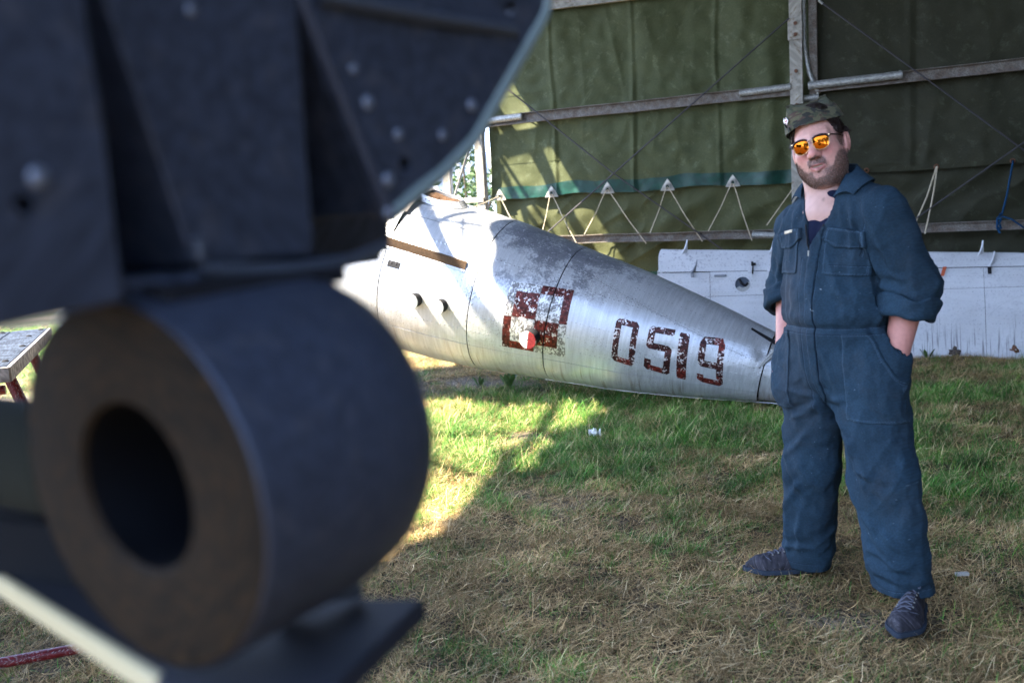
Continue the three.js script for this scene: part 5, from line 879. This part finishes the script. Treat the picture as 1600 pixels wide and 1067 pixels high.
// body: neck, trunk, arms with hands, legs: one continuous skin under the clothes
function finger(x, y, z, w, dir, k) { return cap(x, y, z, [w[0] + dir[0] * k, w[1], w[2] + dir[1] * k], [w[0] + dir[0] * k * 1.25 - 0.01, w[1] - 0.065 + Math.abs(k) * 0.4, w[2] + dir[1] * k * 1.2 + 0.02], 0.0095, 0.008); }
function bodyS(x, y, z) {
  let d = suit0(x, y, z) + mix(0.055, 0.030, ss(0.3, 0.8, y)); d = Math.max(d, y - 1.50);
  d = smin(d, ell(x, y, z, -0.047, 1.42, 0.075, 0.11, 0.07, 0.080), 0.03);
  d = smin(d, cap(x, y, z, [-0.058, 1.43, 0.055], [-0.073, 1.56, 0.085], 0.072, 0.066), 0.035);
  d = Math.max(d, 0.055 - y);
  for (const [sh, el, wr, ha] of [[J.lsh, J.lel, J.lwr, J.lhand], [J.rsh, J.rel, J.rwr, J.rhand]]) {
    let a = cap(x, y, z, sh, el, 0.065, 0.05); a = smin(a, cap(x, y, z, el, wr, 0.058, 0.041), 0.03);
    const pm = [mix(wr[0], ha[0], 0.55), mix(wr[1], ha[1], 0.55), mix(wr[2], ha[2], 0.55)]; a = smin(a, cap(x, y, z, wr, pm, 0.032, 0.036), 0.02);
    for (const k of [-0.027, -0.009, 0.009, 0.027]) a = smin(a, finger(x, y, z, pm, [0.45, 0.89], k), 0.006);
    a = smin(a, cap(x, y, z, [pm[0], pm[1] + 0.03, pm[2] + 0.03], [pm[0] - 0.01, pm[1] - 0.02, pm[2] + 0.06], 0.013, 0.010), 0.012);
    d = smin(d, a, 0.02);
  }
  return d;
}
{
  const g = netMesh(bodyS, [-0.44, 0.0, -0.22], [0.38, 1.60, 0.29], 0.009), p = g.attributes.position, c = new Float32Array(p.count * 3);
  for (let i = 0; i < p.count; i++) { const x = p.getX(i), y = p.getY(i), z = p.getZ(i), n = 1 + 0.08 * n3(x * 50, y * 50, z * 50), arm = y < 1.2 ? 0.86 : 1; const q = y > 1.3 ? 0.88 : 1; c[3 * i] = skin[0] * n * arm * q; c[3 * i + 1] = skin[1] * n * arm * arm * 0.98; c[3 * i + 2] = skin[2] * n * arm * arm; }
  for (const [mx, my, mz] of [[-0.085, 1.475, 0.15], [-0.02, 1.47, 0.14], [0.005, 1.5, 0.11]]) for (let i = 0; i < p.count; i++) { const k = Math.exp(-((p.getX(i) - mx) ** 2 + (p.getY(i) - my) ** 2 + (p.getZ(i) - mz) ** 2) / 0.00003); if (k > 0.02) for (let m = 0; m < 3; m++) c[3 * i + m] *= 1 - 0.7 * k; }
  g.setAttribute('color', new THREE.BufferAttribute(c, 3));
  M.skinM = new THREE.MeshPhysicalMaterial({ vertexColors: true, roughness: 0.43, specularIntensity: 0.6, sheen: 0.1, sheenRoughness: 0.5, sheenColor: rgb(0.8, 0.5, 0.4), bumpMap: tex(256, 256, (u, v) => 0.5 + 0.5 * tfbm(u, v, 60, 4, 3), { srgb: false }), bumpScale: 0.0003 });
  mesh('body', [g, headG], M.skinM, man);
}
// short hairs as tapered three sided fibres on the head surface
function fibres(n, where, len, rad, comb, cols, seed, lift = 0) {
  const q = mulberry(seed), p = headPts.attributes.position, nn = headPts.attributes.normal, pos = [], col = []; let made = 0, tries = 0;
  while (made < n && tries++ < n * 60) {
    const i = Math.floor(q() * p.count), x = p.getX(i), y = p.getY(i), z = p.getZ(i); if (q() > where(x, y, z)) continue;
    const N2 = V(nn.getX(i), nn.getY(i), nn.getZ(i)), c = comb(x, y, z).add(V(q() - 0.5, q() - 0.5, q() - 0.5).multiplyScalar(0.9)), dir = c.addScaledVector(N2, 0.35 - c.dot(N2) + 0.5 * q()).normalize(), L = len * (0.5 + q()), b0 = V(x, y, z).add(V(q() - 0.5, q() - 0.5, q() - 0.5).multiplyScalar(0.003)).addScaledVector(N2, lift * q() - 0.0005), tip = b0.clone().addScaledVector(dir, L).addScaledVector(N2, -L * 0.15);
    const u = V(0.3, 0.5, 0.8).cross(dir).normalize(), w = V().crossVectors(dir, u), rg = [0, 1, 2].map((k) => b0.clone().addScaledVector(u, rad * Math.cos(k * 2.094)).addScaledVector(w, rad * Math.sin(k * 2.094)));
    const cc = cols(q, x, y, z); for (let k = 0; k < 3; k++) { for (const v of [rg[k], rg[(k + 1) % 3], tip]) { pos.push(v.x, v.y, v.z); col.push(...cc); } } made++;
  }
  const g = new THREE.BufferGeometry(); g.setAttribute('position', new THREE.Float32BufferAttribute(pos, 3)); g.setAttribute('color', new THREE.Float32BufferAttribute(col, 3)); g.computeVertexNormals(); g.applyMatrix4(HM); return g;
}
M.hair = std({ vertexColors: true, roughness: 0.6 });
mesh('beard', fibres(15000, beardM, 0.0050, 0.00033, (x, y, z) => V(x * 4, -1, 0.3 * (z > 0.07 ? 1 : 0)), (q, x, y, z) => { const gr = q() < 0.18 + 0.45 * blob(x, y, 0, -0.112, 0.032, 0.026), k = 0.7 + 0.7 * q(); return gr ? [0.30 * k, 0.26 * k, 0.22 * k] : [0.085 * k, 0.048 * k, 0.032 * k]; }, 31), M.hair, man).userData.kind = 'stuff';
const hairLine = (x, y, z) => { const ax = Math.abs(x); // hair at the sides and back
  return Math.max(ss(0.02, -0.01, z - 0.045 + 0.5 * Math.max(0, 0.06 - y) + 0.004 * n3(x * 80, y * 80, z * 80)) * ss(0.016, 0.03, y) , ss(-0.045, -0.06, z) * ss(-0.05, -0.03, y)); };
mesh('hair', netMesh((x, y, z) => { const d = headS(x, y, z); return Math.max(d - 0.008 - 0.0025 * n3(x * 60, y * 16, z * 30), -(d + 0.004), (0.5 - hairLine(x, y, z)) * 0.02); }, [-0.11, -0.09, -0.14], [0.11, 0.16, 0.12], 0.003).applyMatrix4(HM), std({ color: rgb(0.018, 0.011, 0.009), roughness: 0.55 }), man);
mesh('hair_strands', fibres(5000, (x, y, z) => hairLine(x, y, z) > 0.5 && y < 0.07 ? 1 : 0, 0.019, 0.0005, (x, y, z) => V(0, -0.75, -0.7), (q) => { const k = 0.5 + 1.0 * q(); return [0.035 * k, 0.021 * k, 0.016 * k]; }, 47, 0.008), M.hair, man).userData.kind = 'stuff';
mesh('teeth', (() => { const g = solidGrid(16, 3, (u, v) => { const a = (u - 0.5) * 1.1; return [0.0185 * Math.sin(a) * 1.9, -0.0695 - v * 0.0055, 0.0745 + 0.014 * Math.cos(a)]; }, 0.002); g.applyMatrix4(HM); return g; })(), std({ color: rgb(0.42, 0.36, 0.26), roughness: 0.4 }), man);

// ---------------------------------------------------------------- sunglasses
{
  const gl = new THREE.Group(); gl.name = 'sunglasses'; man.add(gl); gl.applyMatrix4(HM);
  const horn = std({ map: tex(128, 64, (u, v) => { const a = tfbm(u, v, 10, 3, 3); return a > 0.08 ? [0.22, 0.11, 0.05] : [0.06, 0.035, 0.025]; }), roughness: 0.25 }), gold = std({ color: rgb(0.62, 0.46, 0.24), roughness: 0.25, metalness: 1 });
  const lensM = new THREE.MeshPhysicalMaterial({ color: rgb(0.52, 0.13, 0.010), metalness: 1, roughness: 0.05 });
  for (const s of [-1, 1]) {
    const cx = s * 0.0335, cy = -0.002, W = 0.0265, H = 0.0245, zz = (x, y) => 0.1145 - 0.9 * (Math.abs(x) - 0.0335) ** 2 * 4 - 0.16 * (Math.abs(x) - 0.0335) + 0.06 * (y);
    const rp = (t) => { const c = Math.cos(t), q = Math.sin(t), x = cx + W * Math.sign(c) * Math.pow(Math.abs(c), 0.85), y = cy + (q > 0 ? 0.80 : 1) * H * Math.sign(q) * Math.pow(Math.abs(q), q > 0 ? 0.55 : 0.95); return [x, y, zz(x, y)]; };
    mesh('lens', grid(40, 10, (u, v) => { const p = rp(u * 6.2832), x = mix(cx, p[0], v), y = mix(cy, p[1], v); return [x, y, zz(x, y) + 0.0035 * (1 - v * v)]; }), lensM, gl);
    mesh('rim', new THREE.TubeGeometry(new THREE.CatmullRomCurve3([...Array(28)].map((_, i) => V(...rp(i / 28 * 6.2832))), true), 80, 0.0011, 6, true), gold, gl);
    mesh('brow_bar', tube([0.04, 0.12, 0.25, 0.37, 0.5, 0.62, 0.75, 0.86].map((k) => { const p = rp(s > 0 ? k * Math.PI : (1 - k) * Math.PI); return [p[0] + (k < 0.1 ? s * 0.003 : 0), p[1] + 0.0012, p[2] + 0.0008]; }), 0.0034, 8, 40), horn, gl);
    mesh('temple', tube([[s * 0.0615, 0.012, 0.106], [s * 0.068, 0.0125, 0.100], [s * 0.079, 0.013, 0.05], [s * 0.085, 0.012, 0.0], [s * 0.082, 0.004, -0.03]], 0.0026, 8, 30), horn, gl);
    mesh('hinge', box(0.006, 0.005, 0.004, s * 0.063, 0.013, 0.108, 0.001), gold, gl);
  }
  mesh('bridge', tube([[-0.0075, 0.008, 0.1165], [0, 0.0105, 0.119], [0.0075, 0.008, 0.1165]], 0.0016, 8, 16), gold, gl);
}
// ---------------------------------------------------------------- camouflage side cap with two badges
{
  const cg = new THREE.Group(); cg.name = 'side_cap'; man.add(cg);
  cg.applyMatrix4(HM.clone().multiply(new THREE.Matrix4().compose(V(0.0, 0.069, 0.002), new THREE.Quaternion().setFromEuler(new THREE.Euler(R(5), R(-32), R(5), 'YXZ')), V(0.97, 0.93, 0.95))));
  const camo = tex(1024, 1024, (u, v) => {
    const x = u * 0.5, y = v * 0.5, a = fbm(x * 16, y * 22, 51, 2), b2 = fbm(x * 19, y * 26, 62, 2), c = fbm(x * 24, y * 34, 73, 2), k = 0.92 + 0.16 * n3(x * 400, y * 400, 4);
    let r = [0.375, 0.355, 0.25]; if (a > 0.10) r = [0.285, 0.29, 0.205]; if (b2 > 0.2) r = [0.32, 0.24, 0.19]; if (c > 0.22) r = [0.18, 0.18, 0.15]; return r.map((q) => q * k);
  }); camo.repeat.set(2, 2);
  const cm = new THREE.MeshPhysicalMaterial({ map: camo, bumpMap: twill, bumpScale: 0.0005, roughness: 0.9, sheen: 0.2, sheenColor: rgb(0.4, 0.4, 0.3) });
  const HT = 0.086;
  const P = (th, v, o = 0) => { // th around the head from the front, v from the hem to the ridge
    const s = Math.sin(th), c = Math.cos(th), w = mix(1 - v, 1 - v * v * v, 0.45), bz = 0.106 * (1 - 0.12 * v), wide = 0.083 * w + 0.004;
    const sh = Math.sign(c) * Math.pow(Math.abs(c), mix(0.92, 0.35, v)), top = HT - 0.006 * c + 0.010 * c * c - 0.003 * Math.cos(c * 7);
    return [s * (wide + o), v * top + 0.006 * Math.cos(2 * th) * (1 - v) + 0.003 * n3(s * 3, v * 3, c * 3), sh * (bz + o) - 0.004 + 0.006 * v * c];
  };
  mesh('crown', solidGrid(96, 22, (u, v) => { const p = P(u * 6.2832, v); return [...p, p[2] + p[0] * 0.4, p[1]]; }, 0.002), cm, cg);
  mesh('crown_ridge', tube([...Array(13)].map((_, i) => { const c = mix(1, -1, i / 12), th = Math.acos(cl(c, -1, 1)); const p = P(th, 1); return [0, p[1] + 0.001, p[2]]; }), 0.0045, 8, 60), cm, cg);
  for (const s of [-1, 1]) mesh('curtain', solidGrid(60, 10, (u, v) => { const th = s * mix(0.10, Math.PI - 0.02, u) + 0.0, vt = 0.62 * (0.25 + 0.75 * ss(-0.02, 0.35, u)) + 0.03 * Math.sin(u * 9), p = P(th, v * vt, 0.0055); p[1] -= 0.002; return [...p, p[2] + p[0] * 0.4 + 0.31, p[1] + 0.17]; }, 0.0022), cm, cg);
  const at = (th, v, o) => { const p = V(...P(th, v, o)), e = 0.02, a = V(...P(th + e, v, o)).sub(p), b2 = V(...P(th, v + e, o)).sub(p), n = a.cross(b2).normalize(); if (n.dot(p) < 0) n.negate(); return [p, n]; };
  const pin = (name, g, th, v, m, spin = 0) => { const [p, n] = at(th, v, 0.0075); const z = n, y = V(0, 1, 0).addScaledVector(z, -z.y).normalize(), x = V().crossVectors(y, z); g.rotateZ(spin); g.applyMatrix4(new THREE.Matrix4().makeBasis(x, y, z).setPosition(p)); return mesh(name, g, m, cg); };
  const st = new THREE.Shape(); for (let i = 0; i < 10; i++) { const a = i * Math.PI / 5 + Math.PI / 2, r = i % 2 ? 0.0042 : 0.0105; i ? st.lineTo(r * Math.cos(a), r * Math.sin(a)) : st.moveTo(r * Math.cos(a), r * Math.sin(a)); }
  pin('star_badge', new THREE.ExtrudeGeometry(st, { depth: 0.0012, bevelEnabled: true, bevelSize: 0.0006, bevelThickness: 0.0008, bevelSegments: 1 }), -0.42, 0.52, std({ color: rgb(0.75, 0.75, 0.72), roughness: 0.3, metalness: 0.6 }));
  const bt = canvasTex(64, 64, (c) => { c.fillStyle = '#f2efe9'; c.fillRect(0, 0, 64, 64); c.fillStyle = '#b01828'; c.fillRect(10, 10, 22, 22); c.fillRect(32, 32, 22, 22); c.fillRect(32, 3, 29, 6); c.fillRect(55, 3, 6, 29); c.fillRect(3, 32, 6, 29); c.fillRect(3, 55, 29, 6); });
  const sq = box(0.019, 0.019, 0.002, 0, 0, 0, 0.0006); { const p = sq.attributes.position, u = sq.attributes.uv; for (let i = 0; i < p.count; i++) u.setXY(i, p.getX(i) / 0.019 + 0.5, p.getY(i) / 0.019 + 0.5); }
  pin('checker_badge', sq, -0.20, 0.46, std({ map: bt, roughness: 0.35 }), R(35));
}
// ---------------------------------------------------------------- shoes
for (const [hem, dir, name] of [[[0.262, 0, 0.034], LFOOT, 'shoe'], [J.rhem, RFOOT, 'shoe']]) {
  const g0 = new THREE.Group(); g0.name = name; man.add(g0);
  const Ld = Math.hypot(...dir), dx = dir[0] / Ld, dz = dir[1] / Ld; g0.position.set(hem[0] - dx * 0.075, 0.012, hem[2] - dz * 0.075); g0.rotation.y = Math.atan2(dx, dz); g0.scale.set(1.12, 1.08, 1.06);
  const sole2 = (x, z) => { const t = cl(z / 0.305), w = 0.033 + 0.017 * ss(0.25, 0.72, t) - 0.030 * Math.pow(ss(0.72, 1.0, t), 1.6) - 0.008 * ss(0.1, 0, t), c = 0.006 * Math.sin(t * 3); return [w, c]; };
  const upper = (x, y, z) => {
    const [w, c] = sole2(x, z), t = cl(z / 0.30), hgt = mix(0.088, 0.046, ss(0.30, 0.80, t)) - 0.012 * ss(0.85, 1, t);
    const xx = (x - c) / (w * (1 - 0.28 * ss(0.02, 0.09, y))), yy = (y - 0.014) / hgt, zz2 = (z - 0.15) / 0.152;
    let d = (Math.pow(Math.abs(xx) ** 2.4 + Math.abs(Math.max(0, yy)) ** 2.2 + Math.abs(zz2) ** 5, 0.4) - 1) * 0.035; d = Math.max(d, 0.010 - y);
    d = smin(d, cap(x, y, z, [0, 0.075, 0.07], [0, 0.125, 0.062], 0.040, 0.043), 0.02);
    return d - 0.0012 * n3(x * 40, y * 40, z * 40);
  };
  M.shoe ??= std({ map: tex(256, 256, (u, v) => { const a = 1 + 0.4 * tfbm(u, v, 12, 83, 4), w = ss(0.2, 0.45, tfbm(u, v, 18, 88, 4)); return [mix(0.19 * a, 0.3, w), mix(0.185 * a, 0.285, w), mix(0.205 * a, 0.3, w)]; }), roughness: 0.62 });
  M.sole ??= std({ color: rgb(0.03, 0.04, 0.055), roughness: 0.7 }); M.lace ??= std({ color: rgb(0.09, 0.095, 0.12), roughness: 0.9 });
  const up = netMesh(upper, [-0.07, 0.0, -0.02], [0.07, 0.165, 0.32], 0.0035); { const p = up.attributes.position, u = new Float32Array(p.count * 2); for (let i = 0; i < p.count; i++) { u[2 * i] = p.getZ(i) * 4; u[2 * i + 1] = (p.getX(i) + p.getY(i)) * 4; } up.setAttribute('uv', new THREE.BufferAttribute(u, 2)); }
  mesh('upper', up, M.shoe, g0);
  const so = new THREE.Shape(); for (let i = 0; i <= 40; i++) { const z = 0.153 - 0.157 * Math.cos(i / 40 * Math.PI), [w, c] = sole2(0, z); const e = Math.sqrt(Math.max(0, 1 - ((z - 0.153) / 0.157) ** 6)); i ? so.lineTo(c + (w + 0.005) * e, -z) : so.moveTo(c + 0.0, -z); } for (let i = 40; i >= 0; i--) { const z = 0.153 - 0.157 * Math.cos(i / 40 * Math.PI), [w, c] = sole2(0, z), e = Math.sqrt(Math.max(0, 1 - ((z - 0.153) / 0.157) ** 6)); so.lineTo(c - (w + 0.005) * e, -z); }
  const sg = new THREE.ExtrudeGeometry(so, { depth: 0.013, bevelEnabled: true, bevelSize: 0.002, bevelThickness: 0.002, bevelSegments: 2 }); sg.rotateX(-Math.PI / 2); mesh('sole', sg, M.sole, g0);
  const top = (x, z) => { let y = 0.16; while (y > 0.01 && upper(x, y, z) > 0) y -= 0.0015; return y; };
  for (let k = 0; k < 5; k++) { const z = 0.118 + k * 0.021, w = 0.021; mesh('lace', [tube([[-w, top(-w, z) + 0.002, z], [0, top(0, z + 0.008) + 0.003, z + 0.008], [w, top(w, z + 0.015) + 0.002, z + 0.015]], 0.0022, 6, 12), tube([[w, top(w, z) + 0.002, z], [0, top(0, z + 0.008) + 0.0045, z + 0.008], [-w, top(-w, z + 0.015) + 0.002, z + 0.015]], 0.0022, 6, 12)], M.lace, g0); for (const s of [-1, 1]) mesh('eyelet', (() => { const g = new THREE.SphereGeometry(0.0032, 8, 6); g.translate(s * 0.024, top(s * 0.024, z) + 0.001, z); return g; })(), M.eyelet, g0); }
  mesh('bow', [tube([[0, top(0, 0.115) + 0.006, 0.115], [-0.025, top(0, 0.115) + 0.012, 0.105], [-0.032, top(-0.02, 0.115) + 0.002, 0.12], [0, top(0, 0.115) + 0.006, 0.118]], 0.0022, 6, 24), tube([[0, top(0, 0.115) + 0.006, 0.115], [0.025, top(0, 0.115) + 0.012, 0.105], [0.03, top(0.02, 0.115) + 0.002, 0.122], [0, top(0, 0.115) + 0.006, 0.118]], 0.0022, 6, 24)], M.lace, g0);
  mesh('toe_seam', tube([...Array(13)].map((_, i) => { const a = (i / 12 - 0.5) * 2, x = a * 0.042, z = 0.222 + 0.022 * (1 - a * a) - 0.01; return [x, top(x, z) + 0.0005, z]; }), 0.0016, 5, 30), M.lace, g0);
}
// ---------------------------------------------------------------- grass: bent blades in small tufts, dry matted and fresh green
{
  const q = mulberry(2024), q2 = (a, b2) => a + (b2 - a) * q();
  function tuft(n, rad, len, wid, leans, curl, hgt, tone) {
    const pos = [], col = [], ix = [];
    for (let i = 0; i < n; i++) {
      const a = q() * 6.283, r = rad * Math.sqrt(q()), dir = q() * 6.283, L = len * q2(0.4, 1.3), w = wid * q2(0.6, 1.25), cu = q2(curl[0], curl[1]), tw = q2(-0.6, 0.6);
      const base = pos.length / 3, seg = 4; let x = Math.cos(a) * r, y = hgt * q() * q(), z = Math.sin(a) * r, th = q2(leans[0], leans[1]), dd = dir;
      const c = tone(q2(0.6, 1.35), q(), q());
      for (let j = 0; j <= seg; j++) {
        const ww = w * (j === seg ? 0.12 : 1 - 0.55 * (j / seg)) / 2, sx = -Math.sin(dd + tw) * ww, sz = Math.cos(dd + tw) * ww;
        pos.push(x + sx, y, z + sz, x - sx, y + ww * 0.5, z - sz); for (let m = 0; m < 2; m++) col.push(...c);
        if (j < seg) { const st = L / seg; x += Math.cos(dd) * Math.sin(th) * st; z += Math.sin(dd) * Math.sin(th) * st; y = Math.max(0.002, y + Math.cos(th) * st); th += cu; dd += q2(-0.35, 0.35); const b0 = base + j * 2; ix.push(b0, b0 + 1, b0 + 3, b0, b0 + 3, b0 + 2); }
      }
    }
    const g = new THREE.BufferGeometry(); g.setAttribute('position', new THREE.Float32BufferAttribute(pos, 3)); g.setAttribute('color', new THREE.Float32BufferAttribute(col, 3)); g.setIndex(ix); g.computeVertexNormals(); return g;
  }
  const greenT = (k, a, b2) => b2 < 0.14 ? [k * 0.55, k * 0.45, k * 0.22] : [k * mix(0.070, 0.22, a * a), k * mix(0.215, 0.33, a * a), k * mix(0.034, 0.05, a)];
  const dryT = (k, a, b2) => b2 < 0.10 ? [k * 0.11, k * 0.16, k * 0.05] : [k * mix(0.60, 0.22, a), k * mix(0.41, 0.135, a), k * mix(0.19, 0.06, a)];
  const strawT = (k, a) => [k * mix(0.80, 0.52, a), k * mix(0.63, 0.37, a), k * mix(0.36, 0.18, a)];
  const gm = new THREE.MeshPhysicalMaterial({ vertexColors: true, roughness: 0.7, specularIntensity: 0.35, side: THREE.DoubleSide, transmission: 0.3, thickness: 0 });
  const dm = std({ vertexColors: true, roughness: 0.9, specularIntensity: 0.15, side: THREE.DoubleSide });
  const kinds = [
    ['green_grass', 'bent fresh green grass between the fuselage and the man', gm, [0, 1, 2].map(() => tuft(36, 0.085, 0.105, 0.0034, [0.15, 0.95], [0.1, 0.5], 0.0, greenT))],
    ['low_grass', 'short sparse green grass growing through the dry turf', gm, [0, 1].map(() => tuft(18, 0.07, 0.065, 0.0030, [0.2, 1.1], [0.05, 0.4], 0.0, greenT))],
    ['dry_grass', 'matted dry brown grass covering the ground', dm, [0, 1, 2, 3].map(() => tuft(60, 0.11, 0.058, 0.0023, [0.95, 1.6], [-0.2, 0.25], 0.022, dryT))],
    ['dry_tuft', 'tan dry grass clumps standing out of the matted turf', dm, [0, 1].map(() => tuft(42, 0.06, 0.062, 0.0021, [0.3, 1.25], [0.0, 0.35], 0.0, (k, a, c) => c < 0.4 ? dryT(k, a, 1) : strawT(k * 0.85, a)))],
    ['hay', 'loose pale hay stalks lying on the dry turf', dm, [0, 1].map(() => tuft(9, 0.13, 0.085, 0.0018, [1.2, 1.6], [-0.15, 0.15], 0.035, strawT))],
  ];
  const lists = kinds.map((k) => k[3].map(() => []));
  const m = new THREE.Matrix4(), e = new THREE.Euler(), qu = new THREE.Quaternion();
  const inView = (x, z) => { const d = -z; return d > 2.2 && d < 16 && Math.abs(x) < 0.62 * d + 0.5; };
  const place = (k, x, z, s, sy) => { const L = lists[k], j = Math.floor(q() * L.length); e.set(q2(-0.15, 0.15), q() * 6.283, q2(-0.15, 0.15)); m.compose(V(x, groundY(x, z) - 0.006, z), qu.setFromEuler(e), V(s, s * sy, s)); L[j].push([m.clone(), cl(1.0 + 0.75 * fbm(x * 2, z * 2, 33, 2) + 0.45 * n3(x * 6.5, z * 6.5, 3) + q2(-0.2, 0.2), 0.35, 1.9)]); };
  for (let i = 0; i < 60000; i++) {
    const d = 2.2 + 13.8 * Math.pow(q(), 1.15), x = q2(-1, 1) * (0.62 * d + 0.5), z = -d, dens = Math.min(1, 1.3 * d / 9);
    if (!inView(x, z)) continue;
    if ((x - WALL[0]) * wallN.x + (z - WALL[2]) * wallN.z < -0.1 && x > -1.0) continue;   // behind the tarpaulin wall
    if (q() > dens) continue;
    const g = green(x, z), b2 = bare(x, z), p = q();
    if (p < b2 * 0.85) continue;
    const cl2 = 0.5 + 0.5 * n3(x * 5, z * 5, 77);
    if (q() < g * (0.45 + 0.8 * cl2)) place(0, x, z, q2(0.55, 1.15) * (0.5 + 0.55 * g) * (0.7 + 0.5 * cl2), 1);
    else { if (q() < 0.16 + 0.6 * g + 0.3 * (cl2 - 0.5)) place(1, x, z, q2(0.6, 1.2), 1); place(2, x, z, q2(0.75, 1.3), q2(0.5, 1.2) * (0.4 + 1.5 * Math.pow(0.5 + 0.5 * n3(x * 7, z * 7, 19), 2))); }
    if (q() < 0.20 * (1 - 0.7 * g)) place(4, x, z, q2(0.7, 1.3), q2(0.5, 1.3));
    if (q() < 0.42 * ss(0.15, 0.55, n3(x * 3.3, z * 3.3, 55)) * (1 - g)) place(3, x, z, q2(0.6, 1.25), 1);
  }
  kinds.forEach(([name, label, mat, geos], k) => {
    const o = new THREE.Group(); o.name = numbered(name); scene.add(o); tag(o, label, 'grass', null, 'stuff');
    geos.forEach((g, j) => { const L = lists[k][j]; if (!L.length) return; const im = new THREE.InstancedMesh(g, mat, L.length); im.name = 'tufts'; im.userData.kind = 'stuff'; shade(im); L.forEach(([mm, c], i) => { im.setMatrixAt(i, mm); im.setColorAt(i, new THREE.Color(c, c, c)); }); o.add(im); });
  });
}

renderer.render(scene, camera);
